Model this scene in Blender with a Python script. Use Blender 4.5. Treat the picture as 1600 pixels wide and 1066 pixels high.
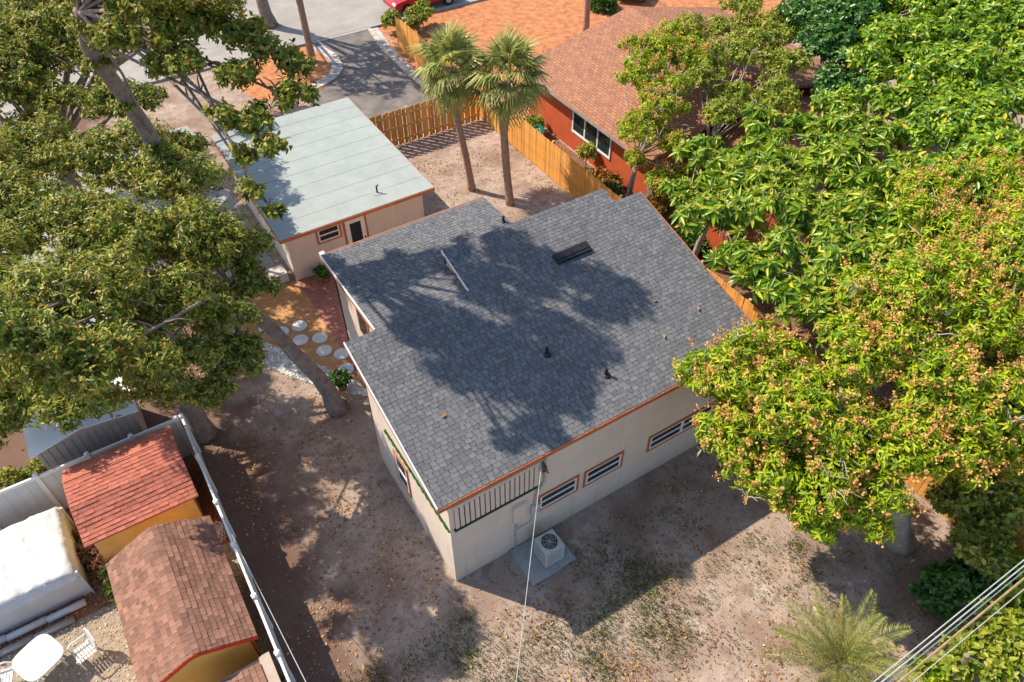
import bpy, math, random
import numpy as np
from mathutils import Vector, Matrix
for o in list(bpy.data.objects): bpy.data.objects.remove(o)
sc = bpy.context.scene; col = sc.collection
rng = np.random.default_rng(7); random.seed(7)
# ------------------------------------------------------------ camera, sky, sun
cam = bpy.data.objects.new('camera', bpy.data.cameras.new('camera')); col.objects.link(cam); sc.camera = cam
cam.data.lens = 36*1183.64/1600; cam.data.clip_end = 600; cam.data.clip_start = .1
yw, pt, rl = math.radians(31.7785), math.radians(45.877), math.radians(-.2514)
fw = Vector((math.sin(yw)*math.cos(pt), math.cos(yw)*math.cos(pt), -math.sin(pt)))
rt = Vector((math.cos(yw), -math.sin(yw), 0)); up = rt.cross(fw)
R_ = rt*math.cos(rl)+up*math.sin(rl); U_ = -rt*math.sin(rl)+up*math.cos(rl)
cam.matrix_world = Matrix(((R_.x,U_.x,-fw.x,-3.8056),(R_.y,U_.y,-fw.y,-9.0981),(R_.z,U_.z,-fw.z,19.5015),(0,0,0,1)))
SUN = Vector((.557,-.716,-1)).normalized()
wd = bpy.data.worlds.new('World'); sc.world = wd; wd.use_nodes = True
nt = wd.node_tree; bg = nt.nodes['Background']; sky = nt.nodes.new('ShaderNodeTexSky')
sky.sky_type = 'NISHITA'; sky.sun_disc = False; sky.sun_elevation = math.radians(47.8); sky.sun_rotation = math.atan2(-.557,.716)
nt.links.new(sky.outputs[0], bg.inputs[0]); bg.inputs[1].default_value = .15
sl = bpy.data.lights.new('sun','SUN'); sl.energy = 4.7; sl.angle = math.radians(.55); sl.color = (1,.89,.74)
so = bpy.data.objects.new('sun', sl); col.objects.link(so); so.rotation_euler = SUN.to_track_quat('-Z','Y').to_euler(); so.location = (-30,40,60)
sc.view_settings.view_transform = 'Standard'; sc.view_settings.look = 'None'; sc.view_settings.exposure = .56; sc.view_settings.gamma = 1
# ------------------------------------------------------------ materials
def N(t, k): return t.nodes.new('ShaderNode'+k)
def mat(name, c, var=.12, scale=6, rough=.8, bump=.0, c2=None, spec=.3, rnd=0, bscale=None, metal=0, ramp=None, trans=0, coord='obj', detail=6):
    """noise-varied surface; rnd = brightness change from piece to piece; ramp = colours picked per leaf"""
    m = bpy.data.materials.new(name); m.use_nodes = True; t = m.node_tree; b = t.nodes['Principled BSDF']; L = t.links.new
    b.inputs['Roughness'].default_value = rough; b.inputs['Specular IOR Level'].default_value = spec; b.inputs['Metallic'].default_value = metal
    if coord == 'obj': co = N(t,'TexCoord').outputs['Object']
    else: co = N(t,'NewGeometry').outputs['Position']
    nz = N(t,'TexNoise'); nz.inputs['Scale'].default_value = scale; nz.inputs['Detail'].default_value = detail; nz.inputs['Roughness'].default_value = .65
    L(co, nz.inputs['Vector'])
    mx = N(t,'Mix'); mx.data_type = 'RGBA'
    c2 = c2 or tuple(v*(1-var*2.2) for v in c); c1 = tuple(min(1,v*(1+var)) for v in c) if var else c
    rp = N(t,'ValToRGB'); rp.color_ramp.elements[0].position = .3; rp.color_ramp.elements[1].position = .7
    rp.color_ramp.elements[0].color = (*c2,1); rp.color_ramp.elements[1].color = (*c1,1)
    L(nz.outputs[0], rp.inputs[0]); out = rp.outputs[0]
    if rnd or ramp:
        gi = N(t,'NewGeometry'); oi = N(t,'ObjectInfo'); ad = N(t,'Math'); ad.operation = 'ADD'; fr = N(t,'Math'); fr.operation = 'FRACT'
        L(gi.outputs['Random Per Island'], ad.inputs[0]); L(oi.outputs['Random'], ad.inputs[1]); L(ad.outputs[0], fr.inputs[0])
        if ramp:
            r2 = N(t,'ValToRGB'); e = r2.color_ramp.elements
            while len(e) < len(ramp): e.new(.5)
            for i,(p,cc) in enumerate(ramp): e[i].position = p; e[i].color = (*cc,1)
            L(fr.outputs[0], r2.inputs[0])
            mm = N(t,'Mix'); mm.data_type = 'RGBA'; mm.blend_type = 'MULTIPLY'; mm.inputs[0].default_value = 1
            L(r2.outputs[0], mm.inputs[6]); L(out, mm.inputs[7]); out = mm.outputs[2]
        else:
            mr = N(t,'MapRange'); mr.inputs[3].default_value = 1-rnd; mr.inputs[4].default_value = 1+rnd
            L(fr.outputs[0], mr.inputs[0]); vm = N(t,'VectorMath'); vm.operation = 'SCALE'; L(out, vm.inputs[0]); L(mr.outputs[0], vm.inputs['Scale']); out = vm.outputs[0]
    L(out, b.inputs['Base Color'])
    if bump:
        bn = N(t,'TexNoise'); bn.inputs['Scale'].default_value = bscale or scale*6; bn.inputs['Detail'].default_value = 5; L(co, bn.inputs['Vector'])
        bp = N(t,'Bump'); bp.inputs['Strength'].default_value = bump; bp.inputs['Distance'].default_value = .03; L(bn.outputs[0], bp.inputs['Height']); L(bp.outputs[0], b.inputs['Normal'])
    if trans:
        tr = N(t,'BsdfTranslucent'); L(out, tr.inputs[0]); ms = N(t,'MixShader'); ms.inputs[0].default_value = trans
        o = t.nodes['Material Output']; L(b.outputs[0], ms.inputs[1]); L(tr.outputs[0], ms.inputs[2]); L(ms.outputs[0], o.inputs[0])
    return m
def soil_mat():
    m = mat('soil', (.43,.335,.275), .1, 2.2, .95, .8, c2=(.28,.205,.16), spec=.1, coord='pos', bscale=30)
    t = m.node_tree; b = t.nodes['Principled BSDF']; L = t.links.new; src = b.inputs['Base Color'].links[0].from_socket
    g = N(t,'NewGeometry').outputs['Position']
    for sc_, lo, hi, cc in ((.55,.50,.64,(.20,.12,.085)), (1.7,.54,.66,(.22,.15,.11)), (6,.56,.68,(.20,.13,.09)), (.8,.62,.72,(.56,.48,.42)), (3.5,.66,.74,(.17,.17,.07)), (14,.52,.7,(.25,.18,.14)), (38,.58,.72,(.56,.46,.38))):
        nz = N(t,'TexNoise'); nz.inputs['Scale'].default_value = sc_; nz.inputs['Detail'].default_value = 7; L(g, nz.inputs['Vector'])
        r = N(t,'MapRange'); r.inputs[1].default_value = lo; r.inputs[2].default_value = hi; r.inputs[4].default_value = .7; L(nz.outputs[0], r.inputs[0])
        mx = N(t,'Mix'); mx.data_type = 'RGBA'; L(r.outputs[0], mx.inputs[0]); L(src, mx.inputs[6]); mx.inputs[7].default_value = (*cc,1); src = mx.outputs[2]
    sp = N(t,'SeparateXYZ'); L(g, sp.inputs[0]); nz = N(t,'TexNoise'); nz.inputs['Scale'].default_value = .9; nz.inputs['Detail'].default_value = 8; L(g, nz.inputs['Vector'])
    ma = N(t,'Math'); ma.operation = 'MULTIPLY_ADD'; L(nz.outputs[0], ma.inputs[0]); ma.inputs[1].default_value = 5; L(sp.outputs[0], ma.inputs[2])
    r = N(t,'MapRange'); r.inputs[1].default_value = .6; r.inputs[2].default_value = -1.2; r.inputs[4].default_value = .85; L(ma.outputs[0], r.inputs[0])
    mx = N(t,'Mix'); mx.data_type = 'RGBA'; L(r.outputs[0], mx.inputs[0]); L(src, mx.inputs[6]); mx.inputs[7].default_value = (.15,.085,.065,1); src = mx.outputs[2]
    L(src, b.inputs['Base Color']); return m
def brick_mat(name, c1, c2, mortar, bw, bh, ms=.02, scale=1., bump=.4, noise=.3, offset=.5):
    m = bpy.data.materials.new(name); m.use_nodes = True; t = m.node_tree; b = t.nodes['Principled BSDF']; L = t.links.new
    b.inputs['Roughness'].default_value = .85; b.inputs['Specular IOR Level'].default_value = .2
    uv = N(t,'UVMap'); br = N(t,'TexBrick'); br.offset = offset; br.inputs['Scale'].default_value = scale; br.inputs['Brick Width'].default_value = bw; br.inputs['Row Height'].default_value = bh
    br.inputs['Mortar Size'].default_value = ms; br.inputs['Color1'].default_value = (*c1,1); br.inputs['Color2'].default_value = (*c2,1); br.inputs['Mortar'].default_value = (*mortar,1); br.inputs['Bias'].default_value = 0
    L(uv.outputs[0], br.inputs['Vector']); nz = N(t,'TexNoise'); nz.inputs['Scale'].default_value = 3; nz.inputs['Detail'].default_value = 6; L(uv.outputs[0], nz.inputs['Vector'])
    mr = N(t,'MapRange'); mr.inputs[3].default_value = 1-noise; mr.inputs[4].default_value = 1+noise; L(nz.outputs[0], mr.inputs[0])
    vm = N(t,'VectorMath'); vm.operation = 'SCALE'; L(br.outputs[0], vm.inputs[0]); L(mr.outputs[0], vm.inputs['Scale']); L(vm.outputs[0], b.inputs['Base Color'])
    bp = N(t,'Bump'); bp.inputs['Strength'].default_value = bump; bp.inputs['Distance'].default_value = .02; bp.invert = True; L(br.outputs['Fac'], bp.inputs['Height']); L(bp.outputs[0], b.inputs['Normal'])
    return m
def wall_mat():
    m=mat('wall_paint',CREAM,.04,1.5,.75,.15,bscale=25,coord='pos'); t=m.node_tree; b=t.nodes['Principled BSDF']; L=t.links.new; src=b.inputs['Base Color'].links[0].from_socket
    g=N(t,'NewGeometry').outputs['Position']; mp=N(t,'Mapping'); mp.inputs['Scale'].default_value=(3,3,.35); L(g,mp.inputs[0]); nz=N(t,'TexNoise'); nz.inputs['Scale'].default_value=1.6; nz.inputs['Detail'].default_value=8; L(mp.outputs[0],nz.inputs['Vector'])
    sp=N(t,'SeparateXYZ'); L(g,sp.inputs[0]); r=N(t,'MapRange'); r.inputs[1].default_value=.55; r.inputs[2].default_value=0; r.inputs[4].default_value=.75; L(sp.outputs[2],r.inputs[0]); mu=N(t,'Math'); mu.operation='MULTIPLY'; L(r.outputs[0],mu.inputs[0]); L(nz.outputs[0],mu.inputs[1])
    r2=N(t,'MapRange'); r2.inputs[1].default_value=.55; r2.inputs[2].default_value=.8; r2.inputs[4].default_value=.3; L(nz.outputs[0],r2.inputs[0]); ad=N(t,'Math'); L(mu.outputs[0],ad.inputs[0]); L(r2.outputs[0],ad.inputs[1])
    mx=N(t,'Mix'); mx.data_type='RGBA'; L(ad.outputs[0],mx.inputs[0]); L(src,mx.inputs[6]); mx.inputs[7].default_value=(.36,.29,.23,1); L(mx.outputs[2],b.inputs['Base Color']); return m
CREAM=(.70,.585,.48); ORANGE=(.50,.155,.06)
M = dict(
 soil=soil_mat(), wall=wall_mat(), trim=mat('orange_trim',ORANGE,.1,4,.6), white=mat('white_paint',(.78,.76,.74),.05,5,.5),
 shingle=mat('charcoal_shingle',(.150,.152,.158),.1,9,.9,.3,spec=.2,rnd=.2,bscale=60), deck=mat('roof_deck',(.115,.117,.122),.12,9,.9,.3,bscale=60),
 membrane=mat('pale_roll_roofing',(.34,.375,.36),.06,1.3,.9,.25,bscale=20,c2=(.29,.325,.31),spec=.15), dark=mat('dark_void',(.02,.02,.022),0,5,.6), glass=mat('window_glass',(.025,.035,.04),.1,2,.08,spec=.6),
 green=mat('dark_green_edge',(.02,.075,.02),.2,12,.9), blackmetal=mat('black_vent',(.02,.02,.024),.1,8,.45), pipe=mat('grey_conduit',(.42,.41,.39),.1,8,.5),
 concrete=mat('concrete',(.34,.34,.325),.1,3,.9,.2,coord='pos'), acmetal=mat('ac_casing',(.56,.54,.50),.08,4,.5), asphalt=mat('asphalt',(.20,.175,.155),.15,1.2,.9,.4,c2=(.10,.09,.085),coord='pos',bscale=40),
 road=mat('street',(.33,.305,.275),.1,.6,.9,.2,coord='pos',bscale=30), mulch=mat('orange_mulch',(.54,.22,.09),.2,2.2,.95,.9,c2=(.27,.10,.045),coord='pos',bscale=22), redmulch=mat('red_mulch',(.36,.14,.08),.2,9,.95,.9,c2=(.16,.06,.035),coord='pos',bscale=22),
 tanmulch=mat('tan_mulch',(.50,.27,.12),.15,5,.95,.8,c2=(.36,.17,.075),coord='pos',bscale=25), darksoil=mat('dark_bed_soil',(.23,.12,.07),.2,2,.95,.6,c2=(.12,.06,.035),coord='pos',bscale=20),  # darksoil: dark brown mulchy ground of the bed behind the side fence
 gravel=mat('white_gravel',(.66,.63,.58),.1,30,.9,.9,c2=(.45,.42,.38),coord='pos',bscale=40), pebble=mat('white_pebble',(.74,.72,.68),.1,4,.8,rnd=.2), block=mat('edging_stone',(.52,.47,.41),.12,5,.9,.3,rnd=.2),
 tangravel=mat('tan_gravel',(.40,.33,.25),.15,6,.9,.9,c2=(.24,.18,.12),coord='pos',bscale=40), tanpebble=mat('tan_pebble',(.56,.50,.42),.1,4,.8,rnd=.35),
 disc=mat('stepping_stone',(.62,.63,.61),.08,5,.9,.2), fence=mat('cedar_board',(.70,.33,.07),.12,2.2,.75,.2,c2=(.52,.24,.06),rnd=.2), post=mat('fence_post',(.58,.42,.16),.1,4,.8,rnd=.1),
 vinyl=mat('vinyl_fence',(.62,.62,.61),.05,2,.45), vinylw=mat('white_vinyl',(.80,.80,.79),.03,2,.4), yellow=mat('yellow_shed_wall',(.80,.53,.18),.07,2,.7), orangew=mat('orange_shed_wall',(.88,.45,.10),.05,2,.7), redtrim=mat('red_trim',(.55,.04,.02),.05,3,.6),
 redsh=mat('red_shingle',(.46,.15,.10),.1,8,.9,.3,rnd=.16,bscale=50), brownsh=mat('brown_shingle',(.27,.13,.085),.12,6,.9,.3,rnd=.27,bscale=50,c2=(.19,.11,.085)), tan=mat('tan_siding',(.42,.34,.28),.06,3,.7), tarp=mat('white_tarp',(.60,.60,.59),.06,3,.65,.8,bscale=5),
 plastic=mat('white_plastic',(.68,.68,.65),.03,4,.4), greyedge=mat('grey_edging',(.30,.29,.29),.1,5,.8), redwall=mat('red_house_wall',(.50,.10,.035),.08,2,.75), greywood=mat('grey_wood',(.33,.27,.25),.15,3,.85),
 terracotta=mat('terracotta',(.58,.17,.06),.1,6,.8), carred=mat('red_car_paint',(.42,.01,.015),0,3,.25,spec=.6), cargrey=mat('grey_car_paint',(.25,.26,.28),0,3,.25,spec=.6), tyre=mat('tyre',(.02,.02,.02),.1,9,.9), chrome=mat('lamp_lens',(.75,.75,.75),0,3,.15,spec=.7),
 greensign=mat('green_disc',(.03,.22,.12),.1,5,.5), cable=mat('cable_white',(.42,.45,.42),.1,5,.5), cabledk=mat('cable_dark',(.09,.07,.06),.1,5,.6), wood=mat('weathered_wood',(.34,.25,.15),.15,5,.85),
 bark=mat('grey_bark',(.27,.215,.18),.2,5,.95,.8,c2=(.15,.115,.095),bscale=14), barkp=mat('pale_bark',(.42,.36,.30),.15,4,.95,.6,c2=(.26,.21,.17),bscale=14), palmbark=mat('palm_bark',(.38,.25,.18),.2,9,.95,.9,c2=(.22,.14,.10),bscale=18),
)
def leafmat(name, ramp, trans=.28, rough=.42, spec=.45): return mat(name,(1,1,1),.0,3,rough,spec=spec,ramp=ramp,trans=trans,c2=(.85,.85,.85))
M['lfB']=leafmat('ficus_leaf',[(0,(.10,.14,.02)),(.3,(.19,.25,.035)),(.58,(.32,.39,.05)),(.78,(.50,.52,.09)),(.92,(.66,.50,.11)),(1,(.58,.27,.08))],trans=.4,rough=.38,spec=.35)
M['lfA']=leafmat('tall_tree_leaf',[(0,(.10,.14,.02)),(.4,(.19,.25,.035)),(.75,(.36,.39,.055)),(.92,(.56,.44,.08)),(1,(.6,.3,.08))],trans=.38,spec=.3)
M['lfC']=leafmat('mango_leaf',[(0,(.11,.22,.01)),(.3,(.25,.40,.014)),(.65,(.46,.58,.02)),(1,(.66,.64,.03))],trans=.4,rough=.4,spec=.35)
M['lfD']=leafmat('umbrella_leaf',[(0,(.08,.19,.014)),(.4,(.18,.34,.02)),(.8,(.40,.56,.03)),(.96,(.56,.62,.05)),(1,(.8,.6,.04))],rough=.33,trans=.38,spec=.45)
M['lfG']=leafmat('pale_leaf',[(0,(.17,.26,.02)),(.5,(.33,.40,.035)),(1,(.50,.47,.06))],trans=.36)
M['lfH']=leafmat('dark_leaf',[(0,(.03,.09,.018)),(.5,(.07,.19,.025)),(1,(.15,.30,.04))],rough=.35)
M['lfP']=leafmat('palm_leaf',[(0,(.20,.25,.07)),(.5,(.34,.38,.09)),(.85,(.50,.48,.13)),(1,(.65,.52,.2))],trans=.3)
M['lfQ']=leafmat('date_palm_leaf',[(0,(.15,.19,.045)),(.6,(.28,.30,.07)),(1,(.44,.38,.11))],trans=.25)
M['blossom']=leafmat('mango_blossom',[(0,(.66,.27,.08)),(.5,(.78,.44,.14)),(1,(.80,.58,.22))],rough=.8,spec=.1,trans=.3)
M['croton']=leafmat('croton_leaf',[(0,(.10,.17,.02)),(.4,(.45,.32,.04)),(.7,(.50,.12,.03)),(1,(.30,.03,.03))])
M['brom']=leafmat('yellow_plant_leaf',[(0,(.38,.42,.06)),(1,(.60,.55,.12))])
M['fern']=leafmat('dry_fern_leaf',[(0,(.30,.13,.08)),(.6,(.36,.20,.12)),(1,(.26,.22,.09))],rough=.8)
M['litter']=leafmat('dead_leaf',[(0,(.16,.075,.045)),(.35,(.32,.15,.07)),(.7,(.46,.25,.11)),(.92,(.55,.36,.14)),(1,(.62,.48,.14))],trans=.0,rough=.8,spec=.15)
M['grass']=leafmat('grass_blade',[(0,(.06,.13,.02)),(.6,(.12,.19,.03)),(1,(.25,.24,.06))],rough=.8,spec=.15)
M['nroof']=brick_mat('brown_roof_tabs',(.30,.135,.085),(.40,.19,.10),(.15,.08,.065),.3,.15,.012,1,.4,.35)
M['brick']=brick_mat('brick_pavers',(.36,.13,.095),(.44,.19,.14),(.20,.11,.09),.2,.1,.008,1,.4,.25)
# ------------------------------------------------------------ builders
ORG = {}
def link(name, me, parent=None, loc=None):
    o = bpy.data.objects.new(name, me); col.objects.link(o)
    if parent is not None:
        o.parent = parent
        if loc is not None: o.location = Vector(loc)-ORG[parent]
        ORG[o] = ORG[parent]+o.location
    else:
        o.location = Vector(loc or (0,0,0)); ORG[o] = Vector(o.location)
    return o
def tag(o, label, cat, group=None):
    o['label'] = label; o['category'] = cat
    if group: o['group'] = group
    return o
def thing(name, loc, label, cat, group=None):
    return tag(link(name, None, None, loc), label, cat, group)
class MB:
    def __init__(s): s.v=[]; s.f=[]
    def add(s, vs, fs):
        k=len(s.v); s.v += [tuple(float(c) for c in v) for v in vs]; s.f += [tuple(i+k for i in f) for f in fs]; return s
    def box(s, x0,x1,y0,y1,z0,z1): return s.hexa([(x0,y0),(x1,y0),(x1,y1),(x0,y1)],[z0]*4,[z1]*4)
    def hexa(s, q, zb, zt):
        return s.add([(*q[i],zb[i]) for i in range(4)]+[(*q[i],zt[i]) for i in range(4)], [(3,2,1,0),(4,5,6,7),(0,1,5,4),(1,2,6,5),(2,3,7,6),(3,0,4,7)])
    def obox(s, c, u, v, n, a, b, h):   # centre, axes, half sizes
        c=Vector(c); u=Vector(u)*a; v=Vector(v)*b; n=Vector(n)*h
        P=[c+sx*u+sy*v+sz*n for sz in(-1,1) for sx,sy in((-1,-1),(1,-1),(1,1),(-1,1))]
        return s.add(P,[(3,2,1,0),(4,5,6,7),(0,1,5,4),(1,2,6,5),(2,3,7,6),(3,0,4,7)])
    def slab(s, top, th):               # polygon of top points, extruded down
        n=len(top); return s.add(list(top)+[(p[0],p[1],p[2]-th) for p in top], [tuple(range(n)),tuple(range(2*n-1,n-1,-1))]+[(i,i+n,(i+1)%n+n,(i+1)%n) for i in range(n)])
    def prism(s, prof, axis, a, b):     # 2-D outline extruded along x or y
        f=(lambda p,t:(t,p[0],p[1])) if axis=='x' else (lambda p,t:(p[0],t,p[1])); n=len(prof)
        return s.add([f(p,a) for p in prof]+[f(p,b) for p in prof],[tuple(range(n)),tuple(range(2*n-1,n-1,-1))]+[(i,i+n,(i+1)%n+n,(i+1)%n) for i in range(n)])
    def tube(s, path, rad, n=8, cap=True):
        P=[Vector(p) for p in path]; k=len(P); r=rad if hasattr(rad,'__len__') else [rad]*k
        t0=(P[1]-P[0]).normalized(); ref=Vector((1,0,0)) if abs(t0.x)<.8 else Vector((0,1,0)); a=t0.cross(ref).normalized(); vs=[]
        for i in range(k):
            t=(P[min(i+1,k-1)]-P[max(i-1,0)]).normalized(); a=(a-t*a.dot(t)).normalized(); b=t.cross(a)
            vs+=[P[i]+(a*math.cos(2*math.pi*j/n)+b*math.sin(2*math.pi*j/n))*r[i] for j in range(n)]
        fs=[(i*n+j,i*n+(j+1)%n,(i+1)*n+(j+1)%n,(i+1)*n+j) for i in range(k-1) for j in range(n)]
        if cap: fs+=[tuple(range(n-1,-1,-1)),tuple(range((k-1)*n,k*n))]
        return s.add(vs,fs)
    def lathe(s, c, prof, n=20):
        vs=[(c[0]+r*math.cos(2*math.pi*j/n),c[1]+r*math.sin(2*math.pi*j/n),c[2]+z) for r,z in prof for j in range(n)]; k=len(prof)
        return s.add(vs,[(i*n+j,i*n+(j+1)%n,(i+1)*n+(j+1)%n,(i+1)*n+j) for i in range(k-1) for j in range(n)]+[tuple(range(n-1,-1,-1)),tuple(range((k-1)*n,k*n))])
    def mesh(s, name, m, org=(0,0,0), smooth=False):
        me=bpy.data.meshes.new(name); o=Vector(org); me.from_pydata([(v[0]-o.x,v[1]-o.y,v[2]-o.z) for v in s.v],[],s.f); me.update()
        import bmesh
        b=bmesh.new(); b.from_mesh(me); bmesh.ops.recalc_face_normals(b,faces=b.faces); b.to_mesh(me); b.free()
        me.materials.append(m)
        if smooth: me.polygons.foreach_set('use_smooth',[True]*len(me.polygons))
        return me
    def build(s, name, m, parent=None, smooth=False, loc=None):
        if isinstance(m,str): m=M[m]
        if parent is not None: return link(name, s.mesh(name,m,ORG[parent],smooth), parent)
        loc=loc or (0,0,0); return link(name, s.mesh(name,m,loc,smooth), None, loc)
def one(name, mb, m, label, cat, loc, group=None, smooth=False): return tag(mb.build(name,m,None,smooth,loc),label,cat,group)
def struct(name, pts, z, m, uv=False):
    n=len(pts); me=bpy.data.meshes.new(name); me.from_pydata([(x,y,z) for x,y in pts],[],[tuple(range(n))]); me.update(); me.materials.append(M[m])
    if me.polygons[0].normal.z<0: me.flip_normals()
    if uv:
        l=me.uv_layers.new(name='UVMap')
        for i,lp in enumerate(me.loops): v=me.vertices[lp.vertex_index].co; l.data[i].uv=(v.x,v.y)
    o=link(name,me); o['kind']='structure'; return o
def npmesh(name, V, F, m, parent=None, smooth=False, loc=None):   # V (n,3), F (k,4 or 3)
    org=np.array(ORG[parent] if parent is not None else (loc or (0,0,0)))
    me=bpy.data.meshes.new(name); n=F.shape[1]; me.vertices.add(len(V)); me.vertices.foreach_set('co',(V-org).astype(np.float32).ravel())
    me.loops.add(F.size); me.loops.foreach_set('vertex_index',F.astype(np.int32).ravel()); me.polygons.add(len(F)); me.polygons.foreach_set('loop_start',np.arange(0,F.size,n,dtype=np.int32)); me.polygons.foreach_set('loop_total',np.full(len(F),n,np.int32))
    me.update(calc_edges=True); me.materials.append(M[m] if isinstance(m,str) else m)
    return link(name,me,parent) if parent is not None else link(name,me,None,loc)
def nrm(a): return a/np.maximum(np.linalg.norm(a,axis=1,keepdims=True),1e-9)
def leaves(name, P, D, Up, L, W, m, parent=None, loc=None, droop=.18, fold=.25):
    """each leaf: two quads folded along the midrib"""
    D=nrm(D); S=nrm(np.cross(D,Up)); Nn=np.cross(S,D); L=L[:,None]; W=W[:,None]; V=np.empty((len(P),6,3))
    V[:,0]=P; V[:,3]=P+D*L-Nn*L*droop
    for k,s in ((1,-1),(5,1)): V[:,k]=P+D*L*.3+S*W*s*.9+Nn*W*fold
    for k,s in ((2,-1),(4,1)): V[:,k]=P+D*L*.68+S*W*s*.8+Nn*(W*fold-L*droop*.45)
    b=np.arange(len(P))[:,None]*6; F=np.concatenate([b+np.array([[0,1,2,3]]),b+np.array([[0,3,4,5]])])
    return npmesh(name,V.reshape(-1,3),F,m,parent,loc=loc)
def lumps(blobs, k=9, rr=(.26,.5)):
    out=[]
    for x,y,z,r in blobs:
        k_=int(k*1.35); d=nrm(rng.normal(size=(k_,3))); d[:,2]=np.abs(d[:,2])*.9-.25
        for q in d:
            g=rng.uniform(.55,1.0); out.append((x+q[0]*r*g,y+q[1]*r*g,z+q[2]*r*.75*g,r*rng.uniform(*rr)))
        out.append((x,y,z,r*.5))
    return np.array(out)
def shoots(lp, dens, flat=.8):
    P=[];A=[]
    for x,y,z,r in lp:
        n=max(3,int(dens*4*math.pi*r*r)); d=nrm(rng.normal(size=(n,3))); keep=(d[:,2]>-.35)|(rng.random(n)<.35); d=d[keep]
        P.append(np.array([x,y,z])+d*np.array([1,1,flat])*r*rng.uniform(.62,1.3,(len(d),1))); A.append(d)
    P=np.concatenate(P); A=np.concatenate(A); inside=np.zeros(len(P),bool)
    for x,y,z,r in lp:
        inside |= (((P-np.array([x,y,z]))/np.array([1,1,flat]))**2).sum(1) < (r*.62)**2
    return P[~inside],nrm(A[~inside]+np.array([0,0,.45]))
def whorls(P, A, n, el, L, W, twig, jit=.35):
    """n leaves round every shoot tip; el = lowest and highest elevation from the shoot axis' plane"""
    k=len(P); ref=np.where(np.abs(A[:,2:3])<.9,np.array([[0,0,1.]]),np.array([[1.,0,0]])); u=nrm(np.cross(A,ref)); v=np.cross(A,u)
    az=(np.arange(n)[None]*2*math.pi/n+rng.uniform(0,6.28,(k,1))+rng.normal(0,jit,(k,n)))[...,None]; e=np.radians(rng.uniform(el[0],el[1],(k,n)))[...,None]
    D=(u[:,None]*np.cos(az)+v[:,None]*np.sin(az))*np.cos(e)+A[:,None]*np.sin(e); B=P[:,None]+A[:,None]*(rng.uniform(-1,.2,(k,n,1))*twig)
    D=D.reshape(-1,3); B=B.reshape(-1,3); Up=np.repeat(A,n,0)+rng.normal(0,.35,(k*n,3)); ln=rng.uniform(*L,k*n)
    return B,D,Up,ln,ln*W
def limbs(mb, base, fork, blobs, r0, rf, seed=0, bend=.25, trunk_mid=None, tip=.03):
    r=random.Random(seed); pts=[Vector(base)]+[Vector(q) for q in (trunk_mid or [])]+[Vector(fork)]; k=len(pts)
    path=[];rad=[]
    for i in range(k-1):
        for s in range(4):
            t=s/4; g=(i+t)/(k-1); path.append(pts[i].lerp(pts[i+1],t)+Vector((r.uniform(-1,1),r.uniform(-1,1),0))*.05*(0 if g==0 else 1)); rad.append(r0+(rf-r0)*g+(r0*.35*max(0,1-g*8)))
    path.append(pts[-1]); rad.append(rf); mb.tube(path,rad,10)
    for x,y,z,br in blobs:
        e=Vector((x,y,z)); f=pts[-1]; mid=f.lerp(e,.5)+Vector((r.uniform(-1,1),r.uniform(-1,1),r.uniform(.0,.8)))*bend*(e-f).length*.5
        rr=rf*.42; mb.tube([f-(Vector((0,0,.05))),f.lerp(mid,.55),mid,mid.lerp(e,.6),e],[rr,rr*.8,rr*.62,rr*.45,tip],6)
        for q in range(5):
            d=Vector((r.uniform(-1,1),r.uniform(-1,1),r.uniform(-.2,1))).normalized()*br*.85; s=mid.lerp(e,r.uniform(.3,1)); mb.tube([s,s+d*.5+Vector((0,0,.1)),s+d],[tip*.9,tip*.6,tip*.3],5)
def tree(name, base, fork, blobs, label, r0, rf, leaf, dens, n, L, W, el=(-25,45), twig=.18, bark='bark', group=None, seed=1, mid=None, cat='tree', panicle=0, k=9, droop=.18, filler=True, rr=(.26,.5)):
    t=thing(name,base,label,cat,group); mb=MB(); limbs(mb,base,fork,blobs,r0,rf,seed,trunk_mid=mid)
    if name=='ficus_tree': mb.tube([(-4.4,8.65,0),(-4.42,8.75,.5),(-4.5,9.0,2),(-4.6,9.3,3.6),(-4.3,9.8,5.5)],[.42,.33,.29,.24,.1],10)
    mb.build('trunk',bark,t,True)
    lp=lumps(blobs,k,rr); P,A=shoots(lp,dens*1.15); a=whorls(P,A,n,el,L,W,twig)
    leaves('crown',*a,leaf,t,droop=droop)
    if panicle:
        tw=MB(); rr_=random.Random(seed)
        for q_ in range(26):
            c_=P[rr_.randrange(len(P))]; c_=Vector(c_)
            for e_ in range(4): d_=Vector((rr_.uniform(-1,1),rr_.uniform(-1,1),rr_.uniform(-.1,.6)))*.55; tw.tube([c_,c_+d_*.5+Vector((0,0,.08)),c_+d_],[.016,.012,.005],4)
        tw.build('bare_twigs','barkp',t)['kind']='stuff'
        s=rng.random(len(P))<panicle; Q=P[s]; B=A[s]; m_=16; kx=len(Q)
        h=rng.uniform(0,1,(kx,m_,1)); off=rng.normal(0,1,(kx,m_,3))*(1.05-h)*.075
        C=(Q[:,None]+nrm(B+np.array([0,0,.5]))[:,None]*(.02+h*.28)+off).reshape(-1,3); D=rng.normal(size=C.shape)
        ln=np.full(len(C),.065); leaves('blossom',C,D,rng.normal(size=C.shape),ln,ln*.45,'blossom',t)
    return t
def dup(o, loc=None, rotz=None, parent=None, label=None):
    c=o.copy(); col.objects.link(c); c.parent=parent
    if loc is not None: c.location=loc
    if rotz is not None: c.rotation_euler=(0,0,rotz)
    if label: c['label']=label
    for ch in o.children: dup(ch,parent=c)
    return c
SHCACHE={}
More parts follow.
